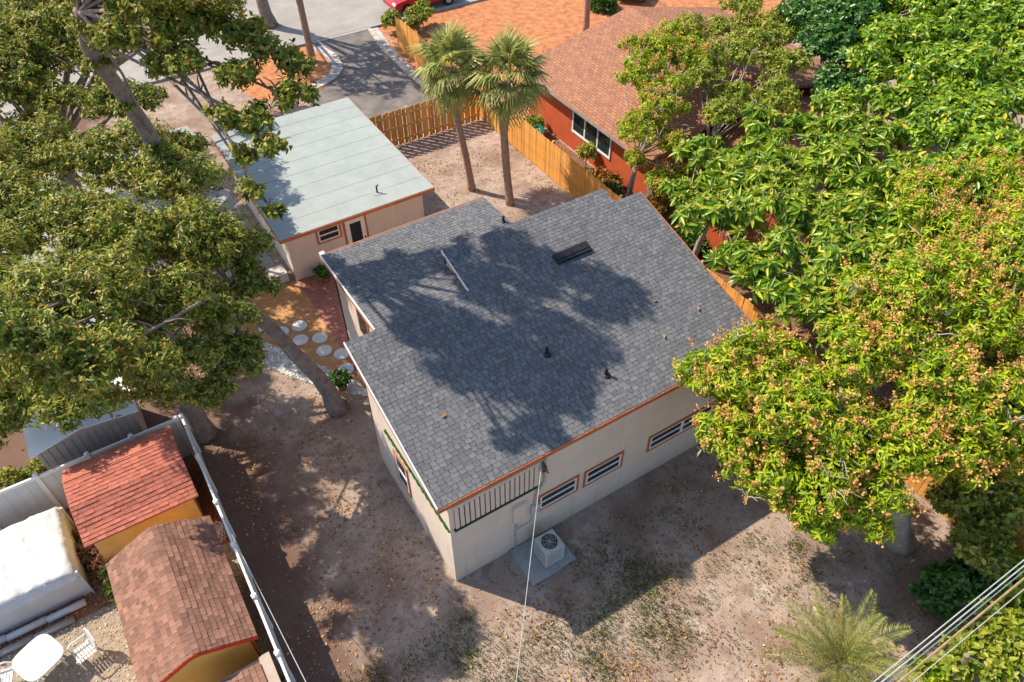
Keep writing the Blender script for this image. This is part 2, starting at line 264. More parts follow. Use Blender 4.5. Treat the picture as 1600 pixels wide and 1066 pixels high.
def shingles(parent, o, u, v, W, H, tw, ex, inside, m, budget, th=.016, name='shingle', gap=0.0):
    """courses of tabs on a sloping plane from its lower corner o; returns list to be built by flush()"""
    o=Vector(o); u=Vector(u).normalized(); v=Vector(v).normalized(); n=u.cross(v).normalized(); out=[]
    for j in range(int(H/ex)+1):
        x=-tw*random.random()
        while x<W:
            w_=tw*random.choice((.75,1,1,1.25)); a=max(x,0); b=min(x+w_,W); x+=w_+gap*random.choice((.6,1,1.5))
            if b-a<.05: continue
            c=o+u*((a+b)/2)+v*(j*ex+ex*.5)
            if inside(c): out.append((c,u,v,n,b-a,ex,th*random.choice((.6,1.,1.5))))
    budget.append((parent,out,m,name)); return out
def flush(budget, limit=300):
    camp=cam.matrix_world.translation; parent,_,m,name=budget[0]; al=[t for b in budget for t in b[1]]
    al.sort(key=lambda t:(t[0]-camp).length); rest=MB()
    def geo(c,u,v,n,w,ex,th):
        g=MB(); a=u*(w/2-.004); lo=c-v*ex*.5; hi=c+v*ex*.56
        g.add([lo-a,lo+a,hi+a,hi-a,lo-a+n*(th+.005),lo+a+n*(th+.005),hi+a+n*.003,hi-a+n*.003],[(3,2,1,0),(4,5,6,7),(0,1,5,4),(1,2,6,5),(2,3,7,6),(3,0,4,7)]); return g
    for i,t in enumerate(al):
        if i<limit:
            c,u,v,n,w,ex,th=t; key=(round(w,2),round(th,4),ex,tuple(round(q,3) for q in v),m)
            if key not in SHCACHE: SHCACHE[key]=geo(Vector(),u,v,n,round(w,2),ex,th).mesh('shingle',M[m])
            link(name,SHCACHE[key],parent,c)
        else:
            g=geo(*t); rest.add(g.v,g.f)
    if rest.v: r=rest.build('shingle_courses',m,parent); r['kind']='stuff'
# ------------------------------------------------------------ setting
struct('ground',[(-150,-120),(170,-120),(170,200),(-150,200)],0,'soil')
struct('street',[(-60,33.85),(60,33.85),(60,41.5),(-60,41.5)],.006,'road')
struct('driveway',[(6.3,22.0),(12.25,21.1),(12.15,27.2),(12.3,30.8),(12.75,33.5),(9.1,33.5),(9.25,31.6),(9.3,30.2),(8.6,29.1),(7.6,28.6),(6.3,28.2)],.006,'asphalt')
struct('mulch_bed',[(4.2,28.4),(6.3,28.4),(7.4,28.8),(8.4,29.3),(9.0,30.2),(9.0,31.6),(8.9,33.4),(3.2,33.4)],.005,'mulch')
struct('verge',[(12.5,21.1),(13.05,21.1),(13.05,33.4),(12.95,33.4),(12.5,30.6)],.005,'mulch')
struct('neighbour_yard',[(13.15,18.7),(15.1,18.7),(16.5,20.5),(60,20.5),(60,33.4),(13.2,33.4)],.005,'mulch')
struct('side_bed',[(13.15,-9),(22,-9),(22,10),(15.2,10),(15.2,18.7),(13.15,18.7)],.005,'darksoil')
struct('patio_bed',[(-2.1,14.2),(-2.1,12.6),(-.3,9.9),(.7,8.0),(.8,7.6),(.8,14.15),(.75,14.2)],.005,'tanmulch')
struct('patio',[(.82,8.7),(6.4,8.7),(6.4,14.15),(.82,14.15)],.009,'brick',uv=True)
struct('gravel_strip',[(-2.3,12.6),(-1.6,12.0),(-.3,9.8),(.75,8.0),(.75,7.3),(-.1,8.1),(-1.2,9.6),(-2.2,11.3)],.009,'gravel')
struct('gravel_court',[(-12,-4),(-4.85,-4),(-4.85,4.5),(-8,4.4),(-8.7,4.35),(-12,4.4)],.005,'tangravel')
struct('garden_bed',[(-12,4.4),(-8.7,4.35),(-7.9,4.5),(-7.9,8),(-12,8)],.007,'redmulch')
struct('side_path',[(-8,4.5),(-4.85,4.5),(-4.85,8),(-8,8)],.005,'redmulch')
struct('front_walk',[(-9,16),(.4,14.5),(.4,28.2),(-9,28.2)],.005,'concrete')
k=MB(); k.box(-60,9.1,33.5,33.72,0,.13); k.box(12.75,60,33.5,33.72,0,.13); k.box(9.1,12.75,33.5,33.72,0,.03); o=k.build('kerb','concrete'); o['kind']='structure'
# ------------------------------------------------------------ main house
H=thing('house',(5,3,0),'cream house with charcoal shingle roof and orange trim in the bare yard','house')
zr=lambda y:4.05+.25*(y+.1)
w=MB()
def wall(x0,y0,x1,y1,zb,t0,t1,th=.14):
    d=Vector((x1-x0,y1-y0,0)).normalized(); n=Vector((-d.y,d.x,0))*th
    w.hexa([(x0,y0),(x1,y1),(x1+n.x,y1+n.y),(x0+n.x,y0+n.y)],[zb]*4,[t0,t1,t1,t0])
ZT=3.96
wall(.141,0,2.6,0,0,2.62,2.62); wall(.141,0,2.6,0,3.66,ZT,ZT); wall(2.6,0,10.1,0,0,ZT,ZT); wall(0,4.749,0,-.002,0,zr(4.75)-.11,ZT-.003)
wall(10.1,0,10.1,5.75,0,ZT,zr(5.75)-.11); wall(10.1,5.75,9.1,5.75,0,zr(5.75)-.13,zr(5.75)-.13); wall(9.1,5.75,9.1,6.3,0,zr(5.75)-.12,zr(6.3)-.12)
wall(9.1,6.3,6.1,6.3,0,zr(6.3)-.13,zr(6.3)-.13); wall(.8,4.75,.141,4.75,0,5.1,5.1); wall(.8,8.6,.8,4.75,0,4.98,5.16); wall(6.1,8.6,.8,8.6,0,4.98,4.98); wall(6.1,6.3,6.1,8.6,0,5.08,4.98)
w.prism([(4.93,5.20),(6.4,5.14),(6.4,zr(6.4)-.11),(4.95,zr(4.95)-.11)],'x',3.5,3.62)
w.box(3.5,6.1,6.3,6.4,4.9,zr(6.3)-.14)
w.build('wall','wall',H)
f=MB(); f.box(.2,2.55,.14,2.0,2.3,2.4); f.build('porch_floor','greywood',H)
pts=[(-.28,-.1),(10.25,-.1),(10.25,5.85),(9.2,5.85),(9.2,6.43),(3.46,6.43),(3.46,4.88),(-.28,4.88)]
rf=MB().slab([(x,y,zr(y)) for x,y in pts],.09).build('roof','deck',H)
zb=lambda y:5.29-.045*(y-4.88)
rb=MB(); rb.slab([(.6,4.885,zb(4.88)),(3.455,4.885,zb(4.88)),(3.455,8.8,zb(8.8)),(.6,8.8,zb(8.8))],.09); rb.slab([(3.458,6.44,zb(6.44)),(6.2,6.44,zb(6.44)),(6.2,8.8,zb(8.8)),(3.458,8.8,zb(8.8))],.09); rb=rb.build('rear_roof','deck',H)
def inpoly(poly):
    def g(c):
        x,y=c.x,c.y; r=False; n=len(poly)
        for i in range(n):
            a,b=poly[i],poly[(i+1)%n]
            if (a[1]>y)!=(b[1]>y) and x<(b[0]-a[0])*(y-a[1])/(b[1]-a[1])+a[0]: r=not r
        return r
    return g
B=[]; s=math.sqrt(1+.0625)
shingles(rf,(-.28,-.1,4.055),(1,0,0),(0,1,.25),10.53,6.53*s,.17,.125,inpoly(pts),'shingle',B,.005,gap=.018); flush(B)
B=[]; p2=[(.6,4.9),(3.455,4.9),(3.455,6.44),(6.2,6.44),(6.2,8.8),(.6,8.8)]
shingles(rb,(.6,4.885,zb(4.88)+.005),(1,0,0),(0,1,-.045),5.6,3.9,.17,.125,inpoly(p2),'shingle',B,.005,gap=.018); flush(B,120)
t=MB(); t.box(-.3,10.27,-.135,-.102,3.9,4.045); t.build('eave_trim','trim',H)
def rake(x0,y0,x1,y1,z0,z1,m,name,h=.16,th=.035):
    q=MB(); d=Vector((x1-x0,y1-y0,0)).normalized(); n=Vector((d.y,-d.x,0))*th
    q.hexa([(x0,y0),(x1,y1),(x1+n.x,y1+n.y),(x0+n.x,y0+n.y)],[z0-h,z1-h,z1-h,z0-h],[z0,z1,z1,z0]); q.build(name,m,H)
rake(-.282,4.88,-.282,-.1,zr(4.88)+.035,zr(-.1)+.035,'white','rake_trim',.06); rake(-.284,4.88,-.284,-.1,zr(4.88)-.03,zr(-.1)-.03,'trim','rake_trim',.11,.028)
rake(10.252,-.1,10.252,5.85,zr(-.1),zr(5.85),'trim','rake_trim'); rake(3.456,6.43,3.456,4.9,zr(6.43)+.03,zr(4.9)+.03,'white','rake_trim',.07); rake(3.454,6.43,3.454,4.9,zr(6.43)-.045,zr(4.9)-.045,'trim','rake_trim',.07,.03)
rake(.598,8.8,.598,4.9,zb(8.8)+.03,zb(4.9)+.03,'white','rake_trim',.08); rake(.596,8.8,.596,4.9,zb(8.8)-.055,zb(4.9)-.055,'trim','rake_trim',.1,.03); rake(6.2,8.802,.6,8.802,zb(8.8),zb(8.8),'trim','eave_trim')
q=MB(); q.box(.601,.75,8.801,8.95,5.0,5.13); q.build('gutter_end','white',H)
g=MB(); g.box(.1,2.6,-.07,-.002,2.6,2.68); g.build('ledge','green',H)
g=MB()
for i in range(30): g.box(-.05-.012*(i%2),-.002,.0+i*.125,.124+i*.125,2.61,2.66+.01*(i%3))
g.build('ledge','green',H)
sl_=MB().box(-.054,.054,-.02,.02,-.47,.47).mesh('slat',M['wall'])
for i in range(17): link('slat',sl_,H,(.2+i*.145,-.03,3.16))
t=MB(); t.box(.1,2.6,-.05,-.002,3.6,3.7); t.build('slat_rail','wall',H)
def window(x0,x1,z0,z1,parent,y=0,tr='trim',wd=.075,rails=1,mull=()):
    a=MB(); a.box(x0,x1,y-.035,y-.001,z0,z0+wd); a.box(x0,x1,y-.035,y-.001,z1-wd,z1); a.box(x0,x0+wd,y-.034,y-.001,z0+wd,z1-wd); a.box(x1-wd,x1,y-.034,y-.001,z0+wd,z1-wd); a=a.build('window',tr,parent)
    i=wd; s=MB(); X0,X1,Z0,Z1=x0+i,x1-i,z0+i,z1-i; e=.055
    s.box(X0,X1,y-.028,y-.002,Z0,Z0+e); s.box(X0,X1,y-.028,y-.002,Z1-e,Z1); s.box(X0,X0+e,y-.027,y-.002,Z0+e,Z1-e); s.box(X1-e,X1,y-.027,y-.002,Z0+e,Z1-e)
    for k in range(rails): zc=Z0+(Z1-Z0)*(k+1)/(rails+1); s.box(X0+e,X1-e,y-.026,y-.002,zc-.03,zc+.03)
    for xm in mull: s.box(xm-.05,xm+.05,y-.03,y-.002,Z0,Z1)
    s.build('sash','white',a)
    for k in range(rails+1):
        h=(Z1-Z0)/(rails+1); MB().box(X0+e,X1-e,y-.012,y-.003,Z0+h*k+.03,Z0+h*(k+1)-.03).build('pane','glass',a)
window(2.62,3.97,1.3,2.06,H); window(4.15,5.52,1.27,2.03,H); window(6.43,9.0,1.27,2.0,H,mull=(7.72,))
# window of the left wall (faces -x)
a=MB(); y0,y1,z0,z1=2.5,3.35,.85,2.25
for b in ((y0,y1,z0,z0+.07),(y0,y1,z1-.07,z1),(y0,y0+.07,z0+.07,z1-.07),(y1-.07,y1,z0+.07,z1-.07)): a.box(-.035,-.001,*b)
a=a.build('window','trim',H); s_=MB()
for b in ((y0+.07,y1-.07,z0+.07,z0+.13),(y0+.07,y1-.07,z1-.13,z1-.07),(y0+.07,y0+.13,z0+.13,z1-.13),(y1-.13,y1-.07,z0+.13,z1-.13),(y0+.13,y1-.13,1.5,1.57)): s_.box(-.028,-.002,*b)
s_.build('sash','white',a)
for b in ((z0+.13,1.5),(1.57,z1-.13)): MB().box(-.014,-.003,y0+.13,y1-.13,*b).build('pane','glass',a)
a=MB().box(.765,.799,6.1,6.9,3.5,4.5).build('window','trim',H); MB().box(.755,.764,6.2,6.8,3.6,4.4).build('pane','glass',a)
# roof fittings
v=MB(); n_=Vector((0,-.2425,.970)); c=Vector((6.85,4.72,zr(4.72)+.07)); v.obox(c,(1,0,0),(0,.970,.2425),n_,.6,.17,.045); v.obox(c+n_*.05+Vector((0,.03,0)),(1,0,0),(0,.970,.2425),n_,.56,.1,.02); v.build('box_vent','blackmetal',H)
for x,y in ((4.32,2.24),(5.4,1.0)):
    v=MB(); v.lathe((x,y,zr(y)-.02),[(.13,0),(.12,.04),(.045,.07),(.045,.28)],12); v.build('vent_pipe','blackmetal',H)
v=MB(); v.lathe((6.0,7.2,zb(7.2)),[(.1,0),(.04,.05),(.04,.22)],12); v.build('vent_pipe','blackmetal',H)
# electrical gear on the front wall
e=MB(); e.box(1.82,2.2,-.09,-.002,1.45,2.25); e.box(1.84,2.18,-.1,-.091,2.12,2.22); e.build('panel_box','wall',H)
e=MB(); e.box(2.38,2.62,-.12,-.002,1.45,1.85); e.lathe((2.5,-.125,1.66),[(.09,-.05),(.09,.05)],12); e.build('meter_box','acmetal',H)
e=MB(); e.tube([(2.78,-.05,3.75),(2.78,-.05,2.75),(2.70,-.05,2.55),(2.55,-.05,2.4),(2.5,-.05,1.86)],.03,8); e.tube([(1.9,-.04,1.44),(1.9,-.04,.0)],.018,6); e.tube([(1.95,-.04,1.44),(1.95,-.04,1.05),(2.42,-.04,1.05),(2.42,-.04,1.45)],.016,6); e.build('conduit','pipe',H)
e=MB()
for i in range(5): e.tube([(2.66+.03*i,-.06,3.72-.05*i),(2.62+.05*i,-.16,3.5-.08*i),(2.66+.02*i,-.1,3.3),(2.72,-.07,3.15+.05*i)],.012,5)
e.build('service_wires','cabledk',H)
# ------------------------------------------------------------ air conditioner, pad
one('concrete_pad',MB().box(1.7,2.62,-1.24,-.03,-.02,.07),'concrete','grey concrete slab beneath the front wall under the meter','slab',(2.1,-.6,0))
one('equipment_pad',MB().box(2.63,3.15,-1.22,-.35,-.02,.09),'concrete','small pale concrete pad the air conditioner stands half on','slab',(2.9,-.8,0))
A=thing('air_conditioner',(2.55,-.72,.09),'boxy grey outdoor air conditioner with round fan on the slab','air conditioner')
b=MB(); b.box(2.26,2.86,-1.02,-.42,.095,.16); b.box(2.26,2.86,-1.02,-.42,.74,.80)
for x in (2.26,2.81):
    for y in (-1.02,-.47): b.box(x,x+.05,y,y+.05,.16,.74)
b.build('casing','acmetal',A); MB().box(2.275,2.845,-1.005,-.435,.16,.74).build('coil','pipe',A)
sl2=MB().box(-.26,.26,-.006,.006,-.012,.012).mesh('louvre',M['acmetal'])
for i in range(9): link('louvre',sl2,A,(2.56,-1.012,.2+i*.06))
MB().box(2.27,2.85,-1.01,-.43,.801,.812).build('top_plate','acmetal',A)
MB().lathe((2.56,-.72,.813),[(.235,0),(.235,.006)],24).build('fan_opening','dark',A)
b=MB()
for r in (.23,.17,.11): b.tube([(2.56+r*math.cos(i*.3142),-.72+r*math.sin(i*.3142),.835) for i in range(21)],.007,5,False)
for i in range(4): b.tube([(2.56+.23*math.cos(i*.785),-.72+.23*math.sin(i*.785),.83),(2.56-.23*math.cos(i*.785),-.72-.23*math.sin(i*.785),.83)],.006,5)
b.build('fan_grille','pipe',A); MB().lathe((2.56,-.72,.82),[(.07,0),(.06,.012)],12).build('fan_motor','wood',A)
# ------------------------------------------------------------ garage
G=thing('garage',(3.5,18,0),'cream flat roofed garage with pale membrane roof and orange fascia','garage')
w=MB(); w.box(.8,6.45,14.2,14.34,0,2.52); w.box(.8,.94,14.34,21.5,0,2.52); w.box(6.31,6.45,14.34,21.5,0,2.52); w.box(.94,6.31,21.36,21.5,0,2.52); w.build('wall','wall',G)
rf=MB().box(.43,6.63,13.42,21.75,2.53,2.64).build('roof','white',G)
for i in range(9):
    y0=13.42+i*.93; sh=MB(); sh.add([(.43,y0,2.645+.004),(6.63,y0,2.645+.004),(6.63,min(y0+.99,21.75),2.643),(.43,min(y0+.99,21.75),2.643),(.43,y0,2.652),(6.63,y0,2.652),(6.63,min(y0+.99,21.75),2.645),(.43,min(y0+.99,21.75),2.645)],[(3,2,1,0),(4,5,6,7),(0,1,5,4),(1,2,6,5),(2,3,7,6),(3,0,4,7)]); sh.build('roofing_sheet','membrane',rf)
q=MB(); q.box(.42,6.64,13.385,13.419,2.5,2.63); q.box(6.631,6.66,13.42,21.75,2.52,2.63); q.box(.4,.429,13.42,21.75,2.52,2.63); q.build('fascia','trim',G)
window(1.93,2.93,1.3,2.02,G,14.2); d=MB(); 
d.box(3.02,3.1,14.16,14.199,0,2.06); d.box(3.9,3.98,14.16,14.199,0,2.06); d.box(3.1,3.9,14.16,14.199,1.97,2.06); d.build('door_frame','trim',G)
d=MB(); d.box(3.1,3.27,14.165,14.199,.02,1.97); d.box(3.73,3.9,14.165,14.199,.02,1.97); d.box(3.27,3.73,14.165,14.199,1.75,1.97); d.box(3.27,3.73,14.165,14.199,.02,.75); d=d.build('door','white',G); MB().box(3.27,3.73,14.175,14.198,.75,1.75).build('pane','glass',d); MB().lathe((3.82,14.13,.95),[(.03,-.03),(.03,.03)],8).build('handle','blackmetal',d)
v=MB(); v.lathe((4.62,14.25,2.645),[(.2,0),(.19,.02)],16); v.build('vent_flashing','membrane',G)
v=MB(); v.tube([(4.62,14.25,2.66),(4.62,14.25,2.95),(4.7,14.23,2.98)],.035,8); v.build('vent_pipe','blackmetal',G)
# ------------------------------------------------------------ wooden fences
def board_fence(name, p0, p1, label, h=1.83, pitch=.15, wid=.138, both=False, group=None, rails_side=-1):
    p0=Vector(p0); p1=Vector(p1); d=(p1-p0).normalized(); L=(p1-p0).length; n=Vector((-d.y,d.x,0)); t=thing(name,(p0+p1)/2,label,'fence',group); ang=math.atan2(d.y,d.x)
    bd=[MB().add([(-wid/2,-.01,.03),(wid/2,-.01,.03),(wid/2,.01,.03),(-wid/2,.01,.03),(-wid/2,-.01,hh),(wid/2,-.01,hh),(wid/2,.01,hh),(-wid/2,.01,hh)],[(3,2,1,0),(4,5,6,7),(0,1,5,4),(1,2,6,5),(2,3,7,6),(3,0,4,7)]).mesh('board',M['fence']) for hh in (h,h-.012,h+.01)]
    ps=MB().box(-.05,.05,-.05,.05,0,h+.03).mesh('post',M['post'])
    for i in range(int(L/pitch)):
        c=p0+d*(i+.5)*pitch; o=link('board',bd[i%3] if not both else bd[(i*7)%3],t,c+n*(.035*(-1 if (i%2 and both) else 1))); o.rotation_euler=(random.uniform(-.006,.006),random.uniform(-.006,.006),ang+random.uniform(-.02,.02))
    for i in range(int(L/2.4)+1):
        o=link('post',ps,t,p0+d*min(L,i*2.4)-n*(.0 if both else .07)); o.rotation_euler[2]=ang
    for z in (.3,.95,1.55): q=MB(); q.obox((p0+p1)/2+Vector((0,0,z))+n*(0 if both else .0),d,n,(0,0,1),L/2,.02,.045); q.build('rail','post',t)
    return t
board_fence('side_fence',(13.1,-9.2,0),(13.1,30.5,0),'long orange cedar board fence running past the house to the street')
board_fence('back_fence',(6.66,20.92,0),(12.98,20.92,0),'orange shadowbox fence joining the garage to the long side fence',pitch=.165,both=True)
# ------------------------------------------------------------ vinyl fence
def vinyl(name, pts, label, dark):
    t=thing(name,pts[0],label,'fence'); pm=MB().box(-.06,.06,-.06,.06,0,1.86).mesh('post',M['vinylw']); cm=MB().lathe((0,0,1.86),[(.075,0),(.075,.02),(.03,.035)],4).mesh('post_cap',M['vinylw'])
    for i,pnt in enumerate(pts):
        o=link('post',pm,t,pnt); link('cap',cm,o,pnt)
        if i:
            a=Vector(pts[i-1]); b=Vector(pnt); d=(b-a).normalized(); n=Vector((-d.y,d.x,0)); L=(b-a).length; k=int((L-.12)/.28); 
            for j in range(k):
                c=a+d*(.06+(j+.5)*(L-.12)/k); q=MB(); q.obox(c+Vector((0,0,.88)),d,n,(0,0,1),(L-.12)/k/2-.003,.018,.83); q.build('panel_board','vinyl',t)
            for z,m in ((1.74,'vinylw'),(.12,'vinyl')): q=MB(); q.obox((a+b)/2+Vector((0,0,z)),d,n,(0,0,1),L/2-.06,.03,.05); q.build('rail',m,t)
vinyl('vinyl_fence',[(-4.75,y,0) for y in (8.08,6.35,4.6,3.1,1.45,-.19,-1.9,-3.6)],'grey white vinyl fence beside the sheds, along the bare yard',0)
vinyl('vinyl_fence',[(-4.9,8.1,0),(-6.19,8.1,0),(-7.4,8.1,0),(-8.75,8.1,0),(-10.3,8.1,0),(-11.9,8.1,0)],'grey white vinyl fence behind the red shed and the tarp',0)
# ------------------------------------------------------------ sheds
S=thing('red_shed',(-6.6,6.4,0),'yellow garden shed with red shingle barn roof beside the vinyl fence','shed')
prof=[(7.75,1.95),(7.0,2.3),(6.15,2.2),(5.5,1.85),(5.12,1.74)]
MB().prism([(5.35,0),(7.6,0),(7.6,1.93),(7.0,2.22),(6.15,2.12),(5.55,1.78),(5.35,1.7)],'x',-7.9,-5.3).build('wall','yellow',S)
rf=MB()
for (a,b),(c,d) in zip(prof,prof[1:]): rf.add([(-8.05,a,b),(-5.1,a,b),(-5.1,c,d),(-8.05,c,d),(-8.05,a,b-.05),(-5.1,a,b-.05),(-5.1,c,d-.05),(-8.05,c,d-.05)],[(0,1,2,3),(7,6,5,4),(0,4,5,1),(1,5,6,2),(2,6,7,3),(3,7,4,0)])
rf=rf.build('roof','redsh',S); B=[]; al=lambda c:True
for (a,b),(c,d) in zip(prof,prof[1:]):
    if c<a and d>b: shingles(rf,(-5.1,a,b+.003),(-1,0,0),(0,c-a,d-b),2.95,math.hypot(c-a,d-b),.24,.125,al,'redsh',B,.014)
    else: shingles(rf,(-8.05,c,d+.003),(1,0,0),(0,a-c,b-d),2.95,math.hypot(c-a,d-b),.24,.125,al,'redsh',B,.014)
flush(B)
MB().box(-5.302,-5.28,5.36,7.6,0,1.72).build('corner_board','yellow',S)
S=thing('brown_shed',(-6.35,2.5,0),'orange walled shed with arched brown shingle roof and red gable edge','shed')
pr=[(-7.68,1.70),(-7.1,2.02),(-6.5,2.31),(-6.35,2.35),(-6.2,2.31),(-5.6,2.02),(-5.02,1.72)]
MB().prism([(-7.45,0),(-7.45,1.76),(-7.15,1.95),(-6.7,2.14),(-6.35,2.22),(-6.0,2.14),(-5.55,1.93),(-5.22,1.75),(-5.22,0)],'y',.72,4.1).build('wall','orangew',S)
rf=MB()
for (a,b),(c,d) in zip(pr,pr[1:]): rf.add([(a,.5,b),(a,4.35,b),(c,4.35,d),(c,.5,d),(a,.5,b-.05),(a,4.35,b-.05),(c,4.35,d-.05),(c,.5,d-.05)],[(3,2,1,0),(4,5,6,7),(0,1,5,4),(1,2,6,5),(2,3,7,6),(3,0,4,7)])
rf=rf.build('roof','brownsh',S); B=[]
for (a,b),(c,d) in zip(pr,pr[1:]):
    L_=math.hypot(c-a,d-b); ex=L_/max(1,round(L_/.125))
    if d>b: shingles(rf,(a,.5,b+.004),(0,-1,0) if False else (0,1,0),(c-a,0,d-b),3.85,L_-.02,.2,ex,al,'brownsh',B,.012)
    else: shingles(rf,(c,.5,d+.004),(0,1,0),(a-c,0,b-d),3.85,L_-.02,.2,ex,al,'brownsh',B,.012)
for b_ in B:
    b_[1][:]=[(c,u,v,n if n.z>0 else -n,w_,e_,t_) for c,u,v,n,w_,e_,t_ in b_[1]]
flush(B)
q=MB()
for (a,b),(c,d) in zip(pr,pr[1:]): q.add([(a,.485,b-.14),(a,.499,b-.14),(c,.499,d-.14),(c,.485,d-.14),(a,.485,b-.0),(a,.499,b-.0),(c,.499,d-.0),(c,.485,d-.0)],[(3,2,1,0),(4,5,6,7),(0,1,5,4),(1,2,6,5),(2,3,7,6),(3,0,4,7)])
q.build('gable_trim','redtrim',S); MB().box(-5.24,-5.2,.70,.74,0,1.72).build('corner_trim','redtrim',S)
S=thing('small_shed',(-5.8,-.9,0),'low tan shed with small brown shingle roof in front of the arched shed','shed')
MB().box(-6.5,-4.95,-2.2,.12,0,1.38).build('wall','tan',S)
rf=MB().slab([(-6.6,-2.3,1.62),(-5.2,-2.3,1.46),(-5.2,.0,1.46),(-6.6,.0,1.62)],.05).build('roof','brownsh',S); B=[]
shingles(rf,(-5.2,-2.3,1.464),(0,1,0),(-1,0,.114),2.3,1.4,.2,.14,al,'brownsh',B,.012); B[0][1][:]=[(c,u,v,-n if n.z<0 else n,a_,b_,t_) for c,u,v,n,a_,b_,t_ in B[0][1]]; flush(B)
q=MB(); q.box(-5.19,-4.93,-2.25,.15,1.382,1.43); q.build('side_ledge','tan',S)
S=thing('metal_shed',(-7.2,9.6,0),'tan ribbed metal shed with pale roof behind the vinyl fence','shed')
MB().prism([(-8.6,0),(-8.6,1.98),(-7.3,2.3),(-5.9,2.12),(-5.9,0)],'y',8.75,10.9).build('wall','tan',S)
rb_=MB().box(-.012,.012,-.012,.0,0,2.0).mesh('rib',M['greywood'])
for i in range(13): link('rib',rb_,S,(-8.5+i*.21,8.748,0))
MB().slab([(-8.75,8.62,2.0),(-7.3,8.62,2.36),(-7.3,11.1,2.36),(-8.75,11.1,2.0)],.03).build('roof_sheet','vinylw',S); MB().slab([(-7.3,8.62,2.361),(-5.75,8.62,2.15),(-5.75,11.1,2.15),(-7.3,11.1,2.361)],.03).build('roof_sheet','vinylw',S)
# tarp canopy
S=thing('tarp_canopy',(-9.8,5.8,0),'crumpled white tarp stretched over a low frame beside the red shed','canopy')
nx,ny=34,26; vs=[];fs=[]
for j in range(ny+1):
    for i in range(nx+1):
        x=-11.6+3.1*i/nx; y=4.9+2.4*j/ny; ed=min(i,nx-i,j,ny-j); z=1.22+.05*(y-4.9)+.014*math.sin(x*9+y*2)+.014*math.sin(x*17+math.sin(y*3)*2)+.012*math.sin(y*11+x*3)+.02*random.uniform(-1,1)
        if ed==0: z-=.3+.05*random.random()
        elif ed==1: z-=.03
        vs.append((x+(.02*random.uniform(-1,1)),y,z))
for j in range(ny):
    for i in range(nx): a=j*(nx+1)+i; fs.append((a,a+1,a+nx+2,a+nx+1))
MB().add(vs,fs).build('tarp','tarp',S,True)
q=MB(); q.box(-11.6,-8.55,5.0,5.04,0,1.0); q.box(-8.6,-8.54,5.04,7.2,0,1.0); q.build('skirt','vinyl',S)
pm=MB().tube([(0,0,0),(0,0,1.18)],.03,8).mesh('pole',M['vinyl'])
for x in (-11.5,-8.5): 
    for y in (4.95,7.2): link('pole',pm,S,(x,y,0))
for x0,x1,y,zz in ((-12,-9.05,4.45,.09),(-11.6,-8.7,4.78,.1)):
    for i in range(3):
        L_=(x1-x0)/3; one('edging_log',MB().tube([(x0+i*L_,y-.03*i,zz),(x0+(i+1)*L_-.02,y-.03*(i+1)+.03,zz)],zz,10),'greyedge' if y<4.6 else 'vinyl','dark grey edging log in the row beside the patio table' if y<4.6 else 'pale grey edging log in the row right under the white tarp','edging',(x0+i*L_+.4,y,0),'dark edging logs' if y<4.6 else 'pale edging logs',True)
# table and chairs
T=thing('patio_table',(-9.85,3.4,0),'white square plastic patio table with rounded corners on the gravel','table')
m=MB(); pr_=[]
for k_ in range(32):
    a_=2*math.pi*k_/32; r_=.5/(abs(math.cos(a_))**4+abs(math.sin(a_))**4)**.25; pr_.append((r_*math.cos(a_+.45),r_*math.sin(a_+.45)))
vs=[(-9.85,3.4,.73)]+[(-9.85+x*.92,3.4+y*.92,.72) for x,y in pr_]+[(-9.85+x,3.4+y,.715) for x,y in pr_]+[(-9.85+x,3.4+y,.67) for x,y in pr_]
fs=[(0,1+i,1+(i+1)%32) for i in range(32)]+[(1+r*32+i,33+r*32+i,33+r*32+(i+1)%32,1+r*32+(i+1)%32) for r in (0,1) for i in range(32)]
m.add(vs,fs); m.build('table_top','plastic',T)
lg=MB().tube([(0,0,0),(0,0,.68)],.03,8).mesh('leg',M['plastic'])
for i in range(4): link('leg',lg,T,(-9.85+.42*math.cos(i*1.571+1.2),3.4+.42*math.sin(i*1.571+1.2),0))
def chair(loc, rot, label):
    C=thing('garden_chair',loc,label,'chair'); L0=Vector(loc); sm=MB().box(-.22,.22,-.025,.025,-.01,.01).mesh('slat',M['plastic']); lm=MB().tube([(0,0,0),(0,0,.42)],.022,6).mesh('leg',M['plastic'])
    for i in range(6): link('seat_slat',sm,C,L0+Vector((0,-.19+i*.075,.42)))
    vb=MB().box(-.025,.025,-.008,.008,0,.46).mesh('slat',M['plastic'])
    for i in range(6): o=link('back_slat',vb,C,L0+Vector((-.19+i*.076,.235,.42))); o.rotation_euler=(-.25,0,0)
    q=MB(); q.tube([L0+Vector((-.24,.24,.42)),L0+Vector((-.24,.35,.86)),L0+Vector((0,.37,.93)),L0+Vector((.24,.35,.86)),L0+Vector((.24,.24,.42))],.02,6); q.build('back_frame','plastic',C)
    for s in (-1,1):
        q=MB(); q.tube([L0+Vector((s*.25,.27,.64)),L0+Vector((s*.27,-.1,.65)),L0+Vector((s*.25,-.22,.6)),L0+Vector((s*.24,-.2,.42))],.024,6); q.build('armrest','plastic',C)
        for y in (-.2,.22): link('leg',lm,C,L0+Vector((s*.22,y,0)))
    C.rotation_euler=(0,0,rot)
chair((-8.95,3.12,0),-1.25,'white slatted plastic chair on the gravel, standing clear of the shed'); chair((-10.75,3.5,0),1.35,'white slatted plastic chair tucked against the far side of the patio table')
P_=thing('lattice_planter',(-5.05,4.75,0),'small white lattice planter between the arched shed and vinyl fence','planter')
MB().lathe((-5.05,4.75,0),[(.1,.02),(.13,.5)],14).build('pot','pipe',P_); q=MB()
